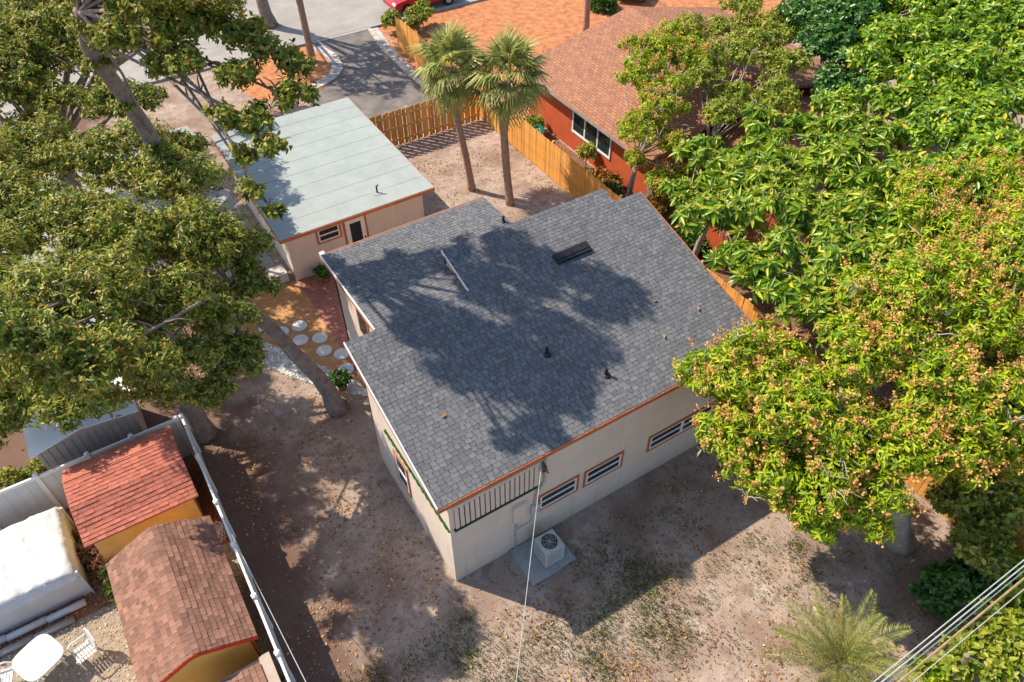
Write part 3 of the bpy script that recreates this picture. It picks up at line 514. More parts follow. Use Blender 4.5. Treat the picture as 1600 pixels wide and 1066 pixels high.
for i in range(10):
    for s in (1,-1): q.tube([(-5.05+.165*math.cos(i*.628+s*k_*.21),4.75+.165*math.sin(i*.628+s*k_*.21),.02+.1*k_) for k_ in range(7)],.014,4)
q.build('lattice','plastic',P_)
# ------------------------------------------------------------ yard bits
for i,(x,y) in enumerate([(-1.32,13.2),(-1.1,12.3),(-.7,11.8),(-.03,11.75),(-.26,11.04),(.37,10.77),(.26,10.09),(.72,9.62),(.55,8.85),(-1.75,13.75)]):
    one('stepping_stone',MB().lathe((x,y,-.02),[(.27,0),(.275,.055),(.25,.07)],24),'disc','round pale grey stepping stone in the tan mulch by the patio','stepping stone',(x,y,0),'round stepping stones')
one('stone_block',MB().box(-.1,.55,14.35,14.95,-.02,.42).box(-.02,.47,14.43,14.87,.42,.45),'gravel','rough white stone block beside the garage corner','block',(.2,14.6,0))
def pebbles(name, poly, n, r, m, z=.01):
    ip=inpoly(poly); xs=[p[0] for p in poly]; ys=[p[1] for p in poly]; C=[]
    while len(C)<n:
        c=Vector((random.uniform(min(xs),max(xs)),random.uniform(min(ys),max(ys)),0))
        if ip(c): C.append((c.x,c.y))
    C=np.array(C); k=len(C); base=np.array([(1,0,0),(0,1,0),(-1,0,0),(0,-1,0),(0,0,.8),(0,0,-.5)],float); rot=rng.uniform(0,6.28,k); s=r*rng.uniform(.6,1.5,(k,1,1))*rng.uniform(.7,1.3,(k,1,3)); V=base[None]*s
    c_,s_=np.cos(rot)[:,None],np.sin(rot)[:,None]; X=V[...,0]*c_-V[...,1]*s_; Y=V[...,0]*s_+V[...,1]*c_; V=np.stack([X+C[:,:1],Y+C[:,1:],V[...,2]+z],2)
    F=np.array([(0,1,4),(1,2,4),(2,3,4),(3,0,4),(1,0,5),(2,1,5),(3,2,5),(0,3,5)]); F=(np.arange(k)[:,None,None]*6+F[None]).reshape(-1,3)
    o=npmesh(name,V.reshape(-1,3),F,m); o['kind']='stuff'; return o
tag(pebbles('white_pebbles',[(-2.3,12.6),(-1.6,12.0),(-.3,9.8),(.75,8.0),(.75,7.3),(-.1,8.1),(-1.2,9.6),(-2.2,11.3)],3500,.035,'pebble'),'strip of loose white pebbles curving past the leaning trunk','pebbles')
tag(pebbles('court_gravel',[(-11.5,-3),(-4.9,-3),(-4.9,4.4),(-8.7,4.3),(-11.5,4.3)],5000,.028,'tanpebble'),'loose pale tan gravel round the patio table and sheds','gravel')
def edging(name, path, label, n, w_=.3):
    t=thing(name,(*path[0],0),label,'edging'); P=[Vector((*p,0)) for p in path]; ls=[0]
    for a,b in zip(P,P[1:]): ls.append(ls[-1]+(b-a).length)
    for row in (0,1):
        for i in range(n):
            s=(i+.5)/n*ls[-1]; k=max(j for j in range(len(P)-1) if ls[j]<=s); d=(P[k+1]-P[k]).normalized(); nn=Vector((-d.y,d.x,0)); c=P[k]+d*(s-ls[k])+nn*(row-.5)*w_*1.02
            q=MB(); q.obox(c+Vector((0,0,.03)),(d+nn*random.uniform(-.08,.08)).normalized(),nn,(0,0,1),ls[-1]/n/2-.012,w_/2-.01,.035+random.uniform(0,.025)); q.build('stone','block',t)
edging('stone_edging',[(12.45,22.2),(12.3,27.2),(12.45,30.8),(12.85,33.4)],'double row of pale edging stones between driveway and side fence',32)
edging('stone_edging',[(9.12,32.9),(9.4,31.2),(9.15,29.9),(8.5,29.1),(7.5,28.6),(6.2,28.2)],'curved pale stone edging round the mulch bed by the driveway',26)
def pot(loc, label, h, r, leaf, n, L, sp):
    t=thing('potted_plant',loc,label,'plant'); x,y,z=loc; MB().lathe(loc,[(r*.7,0),(r,h*.9),(r*1.1,h*.9),(r*1.1,h),(r*.9,h),(r*.85,h*.9)],18).build('pot','terracotta',t,True)
    lp=np.array([(x,y,z+h+sp*.7,sp),(x+sp*.5,y,z+h+sp*.5,sp*.7),(x-sp*.4,y+sp*.4,z+h+sp*.6,sp*.7),(x,y-sp*.5,z+h+sp*.5,sp*.6)]); P,A=shoots(lp,n); leaves('foliage',*whorls(P,A,7,(-10,60),(L*.7,L*1.2),.22,.06),leaf,t)
    MB().tube([(x,y,z+h*.8),(x,y,z+h+sp*.6)],.03,6).build('stem','bark',t)
pot((.12,8.12,0),'leafy bush in an orange clay pot at the end of the pebbles',.34,.2,'lfH',45,.16,.28)
pot((1.72,13.6,0),'green plant in a clay pot by the garage wall',.3,.18,'lfH',40,.16,.24)
# ------------------------------------------------------------ neighbour house
NH=thing('neighbour_house',(20,14,0),'red walled neighbour house with mottled brown shingle roof behind the fence','house')
w=MB(); w.box(15.3,27,10.8,19.9,0,2.5); w.box(18.4,24.6,4.8,10.79,0,2.5); w.build('wall','redwall',NH)
def roofplane(name, q, m, parent, th=.1):
    g=MB().slab(q,th); o=g.build(name,m,parent); me=o.data; l=me.uv_layers.new(name='UVMap'); a=Vector(q[0]); u=(Vector(q[1])-a).normalized(); n=(Vector(q[1])-a).cross(Vector(q[3])-a).normalized(); v=n.cross(u); og=ORG[parent]
    for i,lp in enumerate(me.loops): c=me.vertices[lp.vertex_index].co+og-a; l.data[i].uv=(c.dot(u),c.dot(v))
    return o
roofplane('roof',[(14.75,20.25,2.6),(14.75,10.4,2.6),(21.3,10.4,4.0),(21.3,20.25,4.0)],M['nroof'],NH); roofplane('roof',[(27.6,10.4,2.6),(27.6,20.25,2.6),(21.301,20.25,4.0),(21.301,10.4,4.0)],M['nroof'],NH)
roofplane('roof',[(17.9,10.39,2.62),(17.9,4.3,2.62),(21.4,4.3,3.55),(21.4,10.39,3.55)],M['nroof'],NH); roofplane('roof',[(25.0,4.3,2.62),(25.0,10.39,2.62),(21.401,10.39,3.55),(21.401,4.3,3.55)],M['nroof'],NH)
q=MB(); q.box(14.72,14.748,10.4,20.25,2.46,2.59); q.build('fascia','greywood',NH)
q=MB(); Y0,Y1=13.4,16.3; q.box(15.24,15.299,Y0,Y1,.95,1.05); q.box(15.24,15.299,Y0,Y1,2.2,2.3)
for y in (Y0,Y0+.93,Y0+1.9,Y1-.08): q.box(15.25,15.299,y,y+.08,1.05,2.2)
q=q.build('window','white',NH)
for i in range(3): MB().box(15.27,15.298,Y0+.1+i*.95,Y0+.9+i*.95,1.06,2.19).build('pane','glass',q)
gw=thing('grey_wood_fence',(15.25,9,0),'grey weathered board fence continuing from the red house wall','fence')
bm_=MB().box(-.01,.01,-.068,.068,0,1.75).mesh('board',M['greywood']); bm2=MB().box(-.01,.01,-.068,.068,0,1.6).mesh('board',M['redwall'])
for i in range(18): link('board',bm_,gw,(15.25,10.7-i*.145,0))
for i in range(16): link('board',bm2,gw,(15.27,8.05-i*.145,0))
ld=thing('white_trellis',(14.35,15.9,0),'white ladder shaped trellis lying on the ground by the red house','trellis')
q=MB(); q.box(14.12,14.18,14.75,17.2,.03,.08); q.box(14.52,14.58,14.75,17.2,.03,.08); q.build('side_rail','plastic',ld)
rm_=MB().box(-.17,.17,-.05,.05,-.02,.02).mesh('rung',M['plastic'])
for i in range(10): link('rung',rm_,ld,(14.35,14.9+i*.24,.06))
q=MB(); q.tube([(14.35,17.75,.12),(14.3,17.7,.62)],.03,6); q=one('garden_disc',q,'wood','round green disc with pale lettering marks on a short stake by the red house','sign',(14.35,17.75,0)); dsk=MB(); 
n1=Vector((-.5,-.6,.62)).normalized(); u1=n1.cross(Vector((0,0,1))).normalized(); v1=n1.cross(u1); cc=Vector((14.28,17.66,.6)); ring=[cc+(u1*math.cos(a*.2618)+v1*math.sin(a*.2618))*.3 for a in range(24)]
dsk.add(ring+[p-n1*.03 for p in ring],[tuple(range(24)),tuple(range(47,23,-1))]+[(i,i+24,(i+1)%24+24,(i+1)%24) for i in range(24)]); dsk.build('disc','greensign',q)
mk=MB()
for a,b in ((-.1,.05),(0,.06),(.1,.05),(-.06,-.07),(.06,-.07)): mk.obox(cc+u1*a+v1*b+n1*.006,u1,v1,n1,.03,.045,.003)
mk.build('mark','disc',q)
def shrub(name, blobs, leaf, label, dens, n, L, W, el=(-10,60), cat='plant', group=None, stem=True):
    x,y,z,r=blobs[0]; t=thing(name,(x,y,0),label,cat,group)
    P,A=shoots(lumps(blobs,6),dens); leaves('foliage',*whorls(P,A,n,el,L,W,.08),leaf,t)
    q=MB()
    for x2,y2,z2,r2 in blobs: q.tube([(x2*.3+x*.7,y2*.3+y*.7,0),(x2,y2,z2*.5+.05),(x2,y2,z2+r2*.4)],[.035,.025,.012],5)
    q.build('stem','bark',t); return t
shrub('croton',[(14.7,12.9,.6,.45),(14.5,12.2,.7,.4)],'croton','red and yellow leaved croton bush beside the cedar fence',60,8,(.14,.22),.25)
shrub('croton',[(14.6,9.7,.9,.5),(14.8,9.2,1.3,.5)],'croton','tall red flecked croton under the tree by the house corner',45,8,(.14,.22),.25)
shrub('dark_bush',[(14.0,11.6,.5,.5),(13.8,12.3,.4,.4)],'lfH','dark strap leaved clump behind the cedar fence near the roof corner',40,8,(.3,.45),.09)
shrub('rosette_plant',[(14.9,14.6,.9,.28)],'brom','pale yellow rosette plant before the red house window',60,12,(.25,.4),.1,(0,50))
shrub('low_bush',[(13.8,16.6,.3,.35),(13.7,17.4,.35,.4),(13.9,18.2,.5,.5),(14.5,18.4,.6,.5)],'lfG','leafy low bush behind the cedar fence under the palms',45,8,(.12,.2),.25)
shrub('hedge_bush',[(14.1,31.2,.6,.7),(14.9,31.9,.7,.7),(13.9,32.5,.7,.7)],'lfB','rounded green bush at the street end of the cedar fence',30,8,(.12,.2),.3)
shrub('hedge_bush',[(15.6,32.2,.8,.7)],'lfG','yellow green bush beside the red car',35,8,(.12,.2),.3)
shrub('fan_bush',[(14.3,7.6,.5,.45),(15.0,7.2,.5,.4)],'lfH','dark green strap leaved clump in the bed behind the house corner',40,8,(.25,.4),.12)
shrub('dry_ferns',[(-8.0,5.3,.25,.35),(-8.2,5.9,.3,.4),(-7.9,4.9,.25,.35),(-8.3,6.5,.3,.35),(-7.85,4.5,.2,.3)],'fern','dry reddish brown ferns between the tarp and the sheds',55,8,(.2,.34),.1,(0,40))
shrub('dense_bush',[(-9.6,9.2,.6,.7),(-10.4,9.6,.6,.7),(-9.0,9.5,.5,.5)],'lfB','leafy bush filling the corner behind the vinyl fence by the metal shed',24,8,(.1,.17),.22)
shrub('grey_shrub',[(-7.75,4.7,.5,.35),(-7.8,4.2,.4,.3)],'grass','wispy grey green shrub against the arched shed wall',40,7,(.15,.25),.1)
shrub('pale_agave',[(26.2,28.3,.35,.6)],'lfH','spiky agave clump beside the neighbour roof',25,9,(.4,.6),.09,(10,70))
# ------------------------------------------------------------ cars
def car(loc, rot, paint, label):
    C=thing('parked_car',loc,label,'car'); L0=Vector(loc); b=MB(); prof=[(-2.25,.35),(-2.3,.62),(-2.1,.8),(-1.1,.95),(-.45,1.0),(1.3,1.02),(2.1,.98),(2.25,.7),(2.2,.35)]
    secs=[(-.86,.94),(-.9,1),(.9,1),(.86,.94)]; vs=[];fs=[]; n=len(prof)
    for yy,s in secs: vs+=[L0+Vector((x*(.985 if s<1 else 1),yy,.35+(z-.35)*s)) for x,z in prof]
    for k_ in range(3):
        for i in range(n): fs.append((k_*n+i,k_*n+(i+1)%n,(k_+1)*n+(i+1)%n,(k_+1)*n+i))
    fs+=[tuple(range(n)),tuple(range(4*n-1,3*n-1,-1))]; b.add(vs,fs); b.build('body',paint,C)
    c=MB(); g=[(-1.05,.95),(-.35,1.42),(1.0,1.45),(1.75,1.0)]; n=4; vs=[L0+Vector((x,y,z)) for y,sx in ((-.84,1),(.84,1)) for x,z in g]; vs=[L0+Vector((x,yy*(.84 if z<1.2 else .68),z)) for yy in (-1,1) for x,z in g]
    c.add(vs,[(0,1,2,3),(7,6,5,4),(0,4,5,1),(1,5,6,2),(2,6,7,3)]); c.build('glasshouse','glass',C)
    c=MB(); c.obox(L0+Vector((.33,0,1.45)),(1,0,.02),(0,1,0),(0,0,1),.66,.66,.02); c.build('cabin_roof',paint,C)
    wm=MB(); wm.tube([(0,-.1,0),(0,.1,0)],.33,18); tm=wm.mesh('wheel',M['tyre']); rm=MB().tube([(0,-.108,0),(0,.108,0)],.2,14).mesh('rim',M['acmetal'])
    for x in (-1.45,1.4):
        for y in (-.83,.83): o=link('wheel',tm,C,L0+Vector((x,y,.33))); link('rim',rm,o,L0+Vector((x,y,.33)))
    for y in (-.65,.65): q=MB(); q.obox(L0+Vector((-2.2,y,.68)),(.5,0,.85),(0,1,0),(.85,0,-.5),.09,.17,.04); q.build('headlight','chrome',C)
    C.rotation_euler=(0,0,rot)
car((17.0,35.0,.006),.0,'carred','shiny red car parked on the street past the cedar fence'); car((29.6,29.6,.006),.75,'cargrey','dark grey car parked beyond the brown neighbour roof')
# ------------------------------------------------------------ trees
BB=[(-5.2,16.4,6.3,1.5),(-3.4,15.1,6.5,1.5),(-2.1,12.9,6.3,1.3),(-6.5,12.8,7,1.4),(-5.2,11.3,7,1.4),(-3.9,10.1,6.8,1.5),(-2.3,10.4,6,1.3),(-1.5,9.7,5.4,.9),(-6.3,7.6,8,1.2),(-5.2,7.1,7.5,1.3),(-3.9,7.8,6.3,1.3),(-2.8,7.9,5.2,1),(-1.4,9,4.9,.7),(-6.5,5.6,7.6,1.1),(-5.5,5.8,6.6,1.1),(-4.3,6.4,5.4,1),(-2.9,6.7,4.5,.8),(-5.4,4.5,8,.8),(-7.1,5.2,9,.8),(-6.2,5,8.6,.8),(-4.5,4.9,7,.6),(-6.7,6.3,5.5,.7),(-3.8,5.9,4.6,.6),(-8.3,9.5,4.5,.9),(-7.7,10.6,7.5,1.4),(-7.4,15.2,7,1.5),(-5.1,6.3,5,.8),(-8.6,10.6,3.2,.8),(-7.4,9.9,3.8,.8),(-8.4,9.7,3.1,.7),(-7.4,9.9,3.3,.8),(-9.2,9.4,2.9,.7),(-6.6,9.9,3.7,.7),(-9.6,11,3.5,1)]
tree('ficus_tree',(-.34,7.34,0),(-1.9,9.9,3.9),BB,'broad leafy tree whose leaning trunk rises beside the house',.3,.17,'lfB',24,9,(.10,.17),.21,mid=[(-.6,7.9,1.2),(-1.35,9.1,2.7)],seed=2,twig=.25)
AA=[(0,7.5,12.3,.7),(0,6.1,11.6,.55),(-.7,8.3,12.6,.8),(-.8,5.2,11.2,.4),(-1.4,5.1,10.4,.28),(-1.2,4.6,10,.22),(-1.4,8.4,12.6,.7),(-2.1,8.9,13,.6),(-.7,6.6,12,.5),(-1.4,6,11.6,.4),(.4,6.8,12,.45),(-1.4,7.6,12.2,.5),(-.8,5.8,11.4,.45),(-1.3,5.4,11,.3),(-2.5,13.2,9,.4),(-2.9,13,10.3,.45),(-2.3,13.3,7.4,.4),(-3,12.7,11.4,.5),(-1.9,8,12,.5),(-2.6,8.4,12.6,.6)]
AA+=[(-3,13,13.5,1.1),(-1,12.5,13.5,1.1),(1,11.5,13.5,1.1),(2,9.5,13.5,1.0),(.3,9,13.5,1.0),(-1,8.2,13.4,.9),(-2.5,10.5,13.5,1.1),(0,10.5,13.5,1.1)]
tree('tall_tree',(-2.2,14.2,0),(-2.9,12.6,11.8),AA,'tall grey trunked tree with thin crown rising behind the leafy tree with the leaning trunk',.34,.15,'lfA',24,8,(.1,.17),.25,mid=[(-2.2,13.9,4),(-2.36,13.4,8),(-3,13,10.5)],bark='bark',seed=5,twig=.2,k=7)
tree('brown_tree',(-5.2,21,0),(-5.2,21,4.2),[(-4.5,21.8,8,1.2),(-2.5,21.3,8.4,1.2),(-2.3,19.7,8,1.1),(-2.3,17.7,7,.9),(-4.8,19.4,7,1.2),(-3.3,17.9,7,1),(-6.1,17.4,6.5,1.2),(-1.2,16,5.6,.7),(-6.5,19.9,7.5,1.3),(-3.5,20.5,7.5,1.2),(-5.8,21,7.8,1.2),(-1.8,22.5,7.6,1.2),(-3,23.5,7,1.2),(.3,28,6,1.2),(-1.5,30,6,1.4),(-4.5,30,6,1.5),(2,30.5,6,1.2),(-7,26,7,1.4),(-.9,26,6,1.2),(.2,24,6.2,1.0),(2,25.5,6,1.0),(3.6,26.8,6,.9),(-3,27,6,1.4),(-6,27.5,6,1.4),(-.6,28,5.5,1.3),(1.6,29,5.5,1.2),(-7.5,23.5,7.5,1.3),(-4,24.5,8,1.2)],'brown forked tree with loose crown behind the leafy tree',.4,.3,'lfA',16,8,(.12,.2),.24,seed=8,k=8)
tree('street_tree',(7.8,37.2,0),(7.6,37,3.2),[(5,33.2,7.2,1.3),(7,34.5,7.8,1.3),(6.4,31.8,7.4,1.1),(4.2,35.3,8,1.4),(8.6,35.5,8.5,1.3),(6.5,37,8.8,1.4),(7.9,33,7.9,1.0),(8.3,31.0,8.2,.9)],'forked tree standing beyond the driveway across the kerb',.4,.28,'lfA',7,8,(.14,.22),.26,seed=9,k=6)
C1=[(7.5,-.8,4.7,.9),(7.2,-2,4.5,1.0),(8.6,-1.1,5,1.1),(7.2,-3.2,4.1,1.0),(7.4,-4.4,3.7,.9),(8.2,-5.2,3.7,.9),(8.6,-3.3,5,1.3),(9.3,-4.7,4.8,1.2),(8,-2.5,5.3,1.1),(8.3,-4.5,4.5,1.1)]
mg=dict(leaf='lfC',n=9,L=(.13,.21),W=.16,el=(-35,30),twig=.1,panicle=.17,droop=.3)
tree('mango_tree',(11.2,-5.7,0),(10.0,-4.2,2.8),C1,'blossoming mango tree overhanging the front wall and its windows',.3,.2,dens=21,seed=11,bark='barkp',mid=[(10.9,-5.4,1.4)],group=None,**mg)
C2=[(10.9,-3.3,5.8,1.4),(11.8,-4.6,5.5,1.4),(13.7,-4.3,6,1.4),(13.2,-2.7,6.3,1.5),(16.1,-2.3,6.3,1.5),(11.5,-2.1,6.2,1.2),(15.8,-.7,6,1.3),(11.8,-5.8,4.8,1.2),(13.7,-5.3,5,1.3),(10.6,-5.3,4.8,1.2),(10,-2.7,5.8,1.0),(19.9,-.6,6,1.3),(18.2,-2.6,6.2,1.5),(14.8,-6,4.6,1.2),(13,-6.5,3.8,.9),(16,-4.6,5.4,1.4),(12.4,-5.6,5,1.1),(17.6,.4,5.8,1.2)]
tree('mango_tree',(13.9,-4.4,0),(13.8,-3.8,3.2),C2,'largest blossoming mango tree, growing along the cedar fence past the house',.32,.22,dens=18,seed=12,bark='barkp',**mg)
sch=dict(leaf='lfD',L=(.26,.36),W=.17,el=(-20,15),twig=.05,droop=.25)
def schefflera(base, fork, blobs, label, seed):
    t=thing('umbrella_tree',base,label,'tree','umbrella trees behind the fence'); mb=MB(); limbs(mb,base,fork,blobs,.13,.09,seed,bend=.5,tip=.02); mb.build('trunk','barkp',t,True)
    P,A=shoots(lumps(blobs,8),3.4,.7); A=nrm(A+np.array([0,0,.5]))
    a=whorls(P,A,13,(-38,12),(.30,.46),.15,.04,.1); b=whorls(P,A,6,(15,60),(.16,.26),.2,.02,.2)
    leaves('crown',*a,'lfD',t,droop=.3); leaves('young_leaves',*b,'lfG',t,droop=.2)
D1=[(11.9,3.8,5.2,1.0),(14.9,4.8,5.2,1.0),(14.4,2.5,5,1.1),(11.9,1.5,5.2,1.1),(12.4,.2,5.2,1.1),(11.0,.9,5.3,.8),(13.2,4.9,4.9,.9),(13,2.8,5.5,1.0),(14.5,7.6,4.6,.7),(12.9,6.6,4.2,.5),(10.8,2.2,5.2,.7),(14.5,3.6,5.4,.9),(11,-.6,5.4,.8)]
D2=[(17,2.6,5.2,1.1),(15,6.9,4.8,.9),(18.7,6.2,5,1.0),(13.9,.5,5.3,1.0),(20,4,5.2,1.1),(16.6,5,5,1.0),(16,1,5.2,1.1),(18.4,2,5.2,1.0),(17.4,7.6,5,.8),(16.3,4.4,5.2,.9),(15.3,1.7,5.4,1),(14.7,-.8,5.6,1),(17.6,4,5.4,1),(19.6,5.4,5.4,.9),(16.2,6.2,5,.9)]
schefflera((14.0,4.6,0),(13.6,3.6,2.4),D1,'glossy umbrella tree leaning over the cedar fence toward the charcoal roof',21); schefflera((16.4,3.6,0),(16.5,3.8,2.6),D2,'glossy umbrella tree standing between the leaning one and the red house',22)
schefflera((14.4,6.9,0),(14.5,6.4,2.6),[(14.0,6.0,3.8,.8),(15.0,7.6,3.6,.7),(13.7,7.2,3.4,.5)],'slim umbrella tree with bare stem at the house corner',23)
tree('mango_tree',(14.3,10.9,0),(14.7,11,2.6),[(16.3,12.9,4.8,1.1),(14.3,10.6,4.2,.9),(19.1,14.2,5.2,1.0),(15.7,10.9,4.6,1.0),(14,10.4,3,.5),(14.6,9.2,2.6,.7),(17.8,13.4,5.2,1.0),(17.2,14.6,5.2,.7),(18.6,12.6,5,.8),(16.4,11.6,4.9,.8),(15.2,9.8,3.8,.7)],'narrow blossoming mango tree against the brown neighbour roof',.13,.09,dens=16,seed=13,bark='barkp',**mg)
tree('airy_tree',(16.8,9.4,0),(17.4,9.8,3.0),[(19.6,12.3,5,1),(22.2,12.5,5.4,1.1),(18.9,10.2,4.4,.9),(21.6,10.3,5,.9),(20.3,14.4,5.4,.9),(22.6,14.2,5.8,1),(19.9,8.5,4.6,.8),(17.4,9.4,4.4,.8),(23.6,11.6,5.4,1),(21,11.6,5.2,1),(18.4,11.4,4.8,.9),(21.2,13.4,5.4,.9),(20.4,9.6,4.8,.8)],'thin yellow green tree reaching over the brown neighbour roof',.13,.09,'lfG',20,8,(.1,.16),.28,seed=14,bark='barkp',k=6)
tree('dark_tree',(26,8.4,0),(25.6,8.8,2.6),[(23.4,10,5.5,1.3),(25.4,10.3,6,1.4),(22.3,7.9,5,1),(25.1,12.7,5.5,1.1),(27.4,10.6,6,1.2),(24.4,11.6,5.6,1.2),(26.6,9,5,1.3)],'dense dark green tree behind the neighbour roof',.25,.18,'lfH',15,8,(.16,.26),.3,seed=15)
tree('mixed_tree',(24.5,2.8,0),(24.4,3.2,3),[(25,8.4,6,1.2),(24.9,6.4,6,1.3),(25,4.6,6,1.3),(29,5.8,6.3,1.4),(21.7,3.1,5.6,1.2),(22.5,1.6,5.6,1.3),(27.6,9,6.5,1.3),(21.7,5.2,5.6,1),(29,7.4,6.5,1.3),(25.2,2.7,6,1.2),(18.8,1.6,5.6,1),(18.9,0,5.8,1.1),(20.6,.6,6,1.1),(23.4,7.8,5.6,.9),(27,3.5,6,1.4),(27,6.6,6.2,1.3),(31,8,6.5,1.4),(23.6,5.6,5.8,1.1),(23.2,3.4,5.8,1.1),(20.6,6.6,5.3,.8),(26,7.8,6,1.1),(29,10.5,6.5,1.3)],'spreading bright green tree beyond the umbrella trees',.28,.2,'lfD',13,8,(.2,.3),.22,seed=16,bark='barkp',el=(-30,30))
for i,(bl,lf,lab) in enumerate([([(11.9,-6.9,1.6,.9),(12.4,-6.3,2.2,.9)],'lfB','olive green bush under the large mango tree by the fence'),([(14.6,-6.6,1.6,1.2),(14.2,-7.6,1.2,1)],'lfC','bright bush behind the cedar fence past the large mango tree'),([(10.9,-7.5,.9,.7),(10.2,-7.3,.5,.5)],'lfH','low green bush spreading beside the mango trunk'),([(10.8,-8.7,1.0,.8),(9.6,-8.9,.8,.7),(10.6,-9.6,1.0,.9)],'lfG','yellow green bush under the power cables'),([(8.6,-8.6,.5,.5),(12.2,-8.6,1,.9)],'lfC','small bright bush below the power cables by the post')]): shrub('yard_bush',bl,lf,lab,30,8,(.14,.24),.28,cat='bush')
# ------------------------------------------------------------ palms
def fan_mesh(name, seed, n=30, droop=.5):
    r=np.random.default_rng(seed); V=[];F=[]; pet=.75
    def q(a,b,c,d): k=len(V); V.extend([a,b,c,d]); F.append((k,k+1,k+2,k+3))
    q((0,-.018,0),(pet,-.012,.0),(pet,.012,0),(0,.018,0))
    for i in range(n):
        a=math.radians(-128+256*i/(n-1)); ln=.78*(1-.25*abs(a)/2.2)*r.uniform(.85,1.05); d=np.array([math.cos(a),math.sin(a),0]); s=np.array([-d[1],d[0],0]); p0=np.array([pet,0,0]); w_=.03
        m1=p0+d*ln*.5+np.array([0,0,.05-.08*(i%2)*.3]); e=p0+d*ln-np.array([0,0,droop*ln*r.uniform(.25,.9)]); up_=np.array([0,0,.012*(1 if i%2 else -1)])
        q(tuple(p0-s*.006),tuple(m1-s*w_+up_),tuple(m1+s*w_-up_),tuple(p0+s*.006)); q(tuple(m1-s*w_+up_),tuple(e-s*.006),tuple(e+s*.006),tuple(m1+s*w_-up_))
    me=bpy.data.meshes.new(name); me.from_pydata(V,[],F); me.materials.append(M['lfP']); return me
FAN=[fan_mesh('frond',s,droop=dr) for s,dr in ((1,.35),(2,.6),(3,.95))]
def sabal(name, path, rad, label, n=34, sc_=1.0, group=None):
    t=thing(name,path[0],label,'palm tree',group); mb=MB(); pts=[]; P=[Vector(p) for p in path]; R=[]
    for i in range(len(P)-1):
        for s in range(6): pts.append(P[i].lerp(P[i+1],s/6)); g=(i+s/6)/(len(P)-1); R.append(rad*(1.25-.2*min(1,g*5))*(1+.04*((i*6+s)%2)))
    pts.append(P[-1]); R.append(rad*1.1); mb.tube(pts,R,12); mb.build('trunk','palmbark',t,True); top=P[-1]
    bo=MB()
    for i in range(26):
        a=i*2.4; h=-.55+.5*(i/26); d=Vector((math.cos(a),math.sin(a),.9)).normalized(); bo.tube([top+Vector((0,0,h)),top+Vector((0,0,h))+d*(.24+.08*(i%3))],[.045,.02],4)
    bo.build('boots','palmbark',t)
    r=random.Random(int(top.x*100))
    for i in range(n):
        a=i*2.39996; e=math.radians(85-125*(i/n)**.8+r.uniform(-8,8)); o=link('frond',FAN[0 if i<n*.35 else 1 if i<n*.75 else 2],t,top+Vector((0,0,.05-.2*i/n))); o.rotation_euler=(r.uniform(-.5,.5),-e,a); s=sc_*r.uniform(.85,1.1); o.scale=(s,s,s)
sabal('cabbage_palm',[(9.61,15.86,0),(9.45,15.95,1.6),(9.25,16.2,3.4),(9.2,16.3,5.6)],.14,'cabbage palm with straight trunk, standing closer to the back fence',34,1.22)
sabal('cabbage_palm',[(10.48,14.06,0),(10.4,14.2,1.6),(10.35,14.3,3.4),(10.7,14.35,5.7)],.15,'cabbage palm with kinked upper trunk, standing closer to the house',36,1.28)
sabal('cabbage_palm',[(8.25,31.4,0),(8.2,31.5,4),(8.1,31.7,9)],.17,'tall slim palm trunk in the mulch bed beside the driveway',26,1.1); sabal('cabbage_palm',[(22.9,25.7,0),(23,25.9,4),(22.9,26,8.5)],.17,'tall slim palm trunk in the neighbour orange mulch yard',26,1.1)
sabal('cabbage_palm',[(13.9,25.9,0),(13.9,26,1.2)],.13,'short cabbage palm just behind the cedar fence near the driveway',26,.95)
def pinnate(seed):
    r=np.random.default_rng(seed); V=[];F=[]; L=2.0; pos=lambda t:np.array([L*t*(1-.12*t),0,.55*L*t*(1-t)*.7-.32*t*t*L*.6])
    def q(*a): k=len(V); V.extend([tuple(x) for x in a]); F.append((k,k+1,k+2,k+3))
    for i in range(12): a,b=pos(i/12),pos((i+1)/12); w_=.018*(1-i/14); q(a-np.array([0,w_,0]),b-np.array([0,w_*.9,0]),b+np.array([0,w_*.9,0]),a+np.array([0,w_,0]))
    for i in range(46):
        t=.14+.86*i/46; p=pos(t); ln=.36*math.sin(math.pi*min(1,.12+t*.85))**.6*r.uniform(.85,1.1)
        for s in (-1,1): d=np.array([.62,s*.78,.18+.15*r.uniform(-1,1)]); d/=np.linalg.norm(d); e=p+d*ln-np.array([0,0,.08]); m_=p+d*ln*.5; w_=np.array([.014,0,0]); q(p-w_*.5,m_-w_,e,m_+w_)
    me=bpy.data.meshes.new('frond'); me.from_pydata(V,[],F); me.materials.append(M['lfQ']); return me
PF=[pinnate(s) for s in (1,2)]
t=thing('date_palm',(6.5,-7.2,0),'feathery date palm in the front yard near the power cables','palm tree'); MB().tube([(6.5,-7.2,0),(6.48,-7.2,.5),(6.5,-7.2,1.05)],[.16,.15,.12],12).build('trunk','palmbark',t,True)
for i in range(30):
    o=link('frond',PF[i%2],t,(6.5,-7.2,1.05)); o.rotation_euler=(random.uniform(-.3,.3),-math.radians(72-75*i/30+random.uniform(-6,6)),i*2.39996); s=random.uniform(.85,1.1); o.scale=(s,s,s)
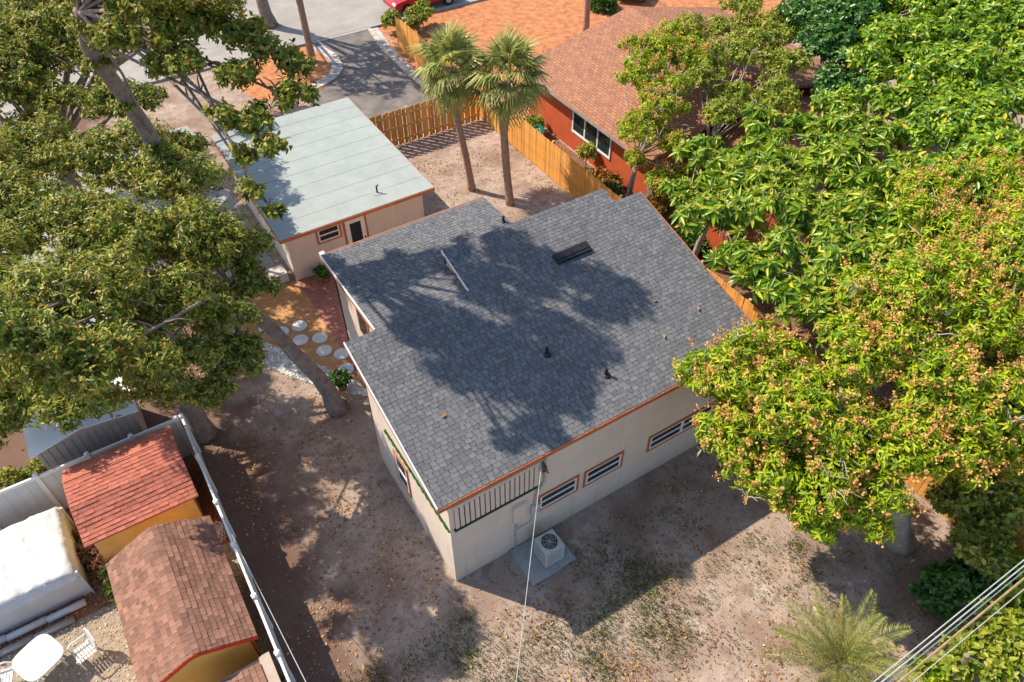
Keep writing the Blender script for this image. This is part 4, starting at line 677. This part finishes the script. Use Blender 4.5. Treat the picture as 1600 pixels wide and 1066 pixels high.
# ------------------------------------------------------------ cables
def cable(path, r, m, label, sag=.0):
    a,b=Vector(path[0]),Vector(path[-1]); n=24; one('cable',MB().tube([a.lerp(b,i/n)-Vector((0,0,sag*4*(i/n)*(1-i/n))) for i in range(n+1)],r,6),m,label,'cable',tuple(a))
cable([(2.66,-.06,3.66),(-3.9,-8.42,7.65)],.007,'cable','white service cable dropping from the power lines to the front wall'); cable([(-4.72,3.95,1.88),(-3.95,-8.45,7.6)],.008,'cable','pale wire rising from the vinyl fence over the yard')
for i,(y,z,r,m,l) in enumerate([(-8.36,8.1,.010,'cable','palest upper strand of the power cables over the date palm'),(-8.42,8.04,.012,'cable','second pale strand of the bundled power cables'),(-8.47,7.98,.010,'cable','third pale strand of the bundled power cables'),(-8.55,7.9,.02,'wood','thick brown communication cable below the pale strands'),(-8.66,7.85,.009,'pipe','thin grey lowest cable of the power line')]): cable([(-40,y,z),(60,y,z)],r,m,l,.25)
one('leaning_post',MB().tube([(9.35,-8.95,0),(9.0,-8.7,1.5)],[.07,.06],8),'wood','leaning weathered wooden post in the bushes below the power cables','post',(9.35,-8.95,0))
one('guy_wire',MB().tube([(9.02,-8.7,1.48),(10.6,-10.2,.0)],.012,5),'cable','thin wire from the leaning wooden post down into the bushes','wire',(9.02,-8.7,1.48))
# ------------------------------------------------------------ leaf litter, grass
def scatter(name, n, boxes, m, L, label, cat, upright=False, zf=None):
    P=[]
    tot=sum(b[4] for b in boxes)
    for x0,x1,y0,y1,wt in boxes:
        k=int(n*wt/tot); g=np.column_stack([rng.uniform(x0,x1,k),rng.uniform(y0,y1,k)])
        c=rng.uniform([x0,y0],[x1,y1],(max(2,k//60),2)); h=int(k*(.85 if upright else .6)); g[:h]=c[rng.integers(0,len(c),h)]+rng.normal(0,.22 if upright else .35,(h,2)); P.append(np.column_stack([g,np.full(k,.012)+rng.uniform(0,.012,k)]))
    P=np.concatenate(P); bad=((P[:,0]>-.02)&(P[:,0]<10.2)&(P[:,1]>-.02)&(P[:,1]<6.4))|((P[:,0]>.78)&(P[:,0]<6.5)&(P[:,1]>14.1)&(P[:,1]<21.5)); P=P[~bad]; k=len(P)
    D=rng.normal(size=(k,3)); D[:,2]=np.abs(rng.normal(0,.12,k)) if not upright else np.abs(D[:,2])+1; Up=np.tile([[0,0,1.]],(k,1))+rng.normal(0,.25,(k,3)) if not upright else rng.normal(size=(k,3))
    ln=rng.uniform(*L,k); o=leaves(name,P,D,Up,ln,ln*(.28 if not upright else .1),m,droop=.05 if not upright else .3); o['kind']='stuff'; o['label']=label; o['category']=cat; return o
scatter('fallen_leaves',17000,[(-4.6,0,-3,8,1.3),(0,13,-8.5,-.1,2.2),(6.6,13,6.6,20.8,1.4),(13.2,17,-8,18,2.0),(-12,-8,4.4,8,1.2),(13.2,30,19,33,.5),(-9,0,9,16,.8),(.3,3,-7,-4,.5)],'litter',(.035,.11),'dry orange and tan leaves scattered over the yard soil','leaves')
scatter('roof_leaves',14,[(1,9,.5,4.5,1)],'litter',(.1,.15),'few yellow leaves','leaves') if False else None
scatter('weeds',14000,[(0,5,-4.5,-1.6,2.2),(2,8,-7.5,-3,1.2),(-4,0,-4,-.8,1.6),(3,7,-3,-1,.4),(8,12,-8,-4,.8)],'grass',(.05,.13),'small green weeds sprouting in the bare yard','weeds',True)
for i,(x,y) in enumerate([(8.0,2.3),(5.2,3.4),(7.6,1.3),(.9,1.9),(6.9,4.0),(9.1,1.6)]):
    z=zr(y)+.04; P=np.array([[x,y,z]]); o=leaves('dead_leaf',P,np.array([[math.cos(i*2.1),math.sin(i*2.1),.2]]),np.array([[0,-.2,1.]]),np.array([.17]),np.array([.045]),'litter',loc=(x,y,z)); tag(o,'single yellow dead leaf lying on the charcoal roof','leaf','dead leaves on the roof')
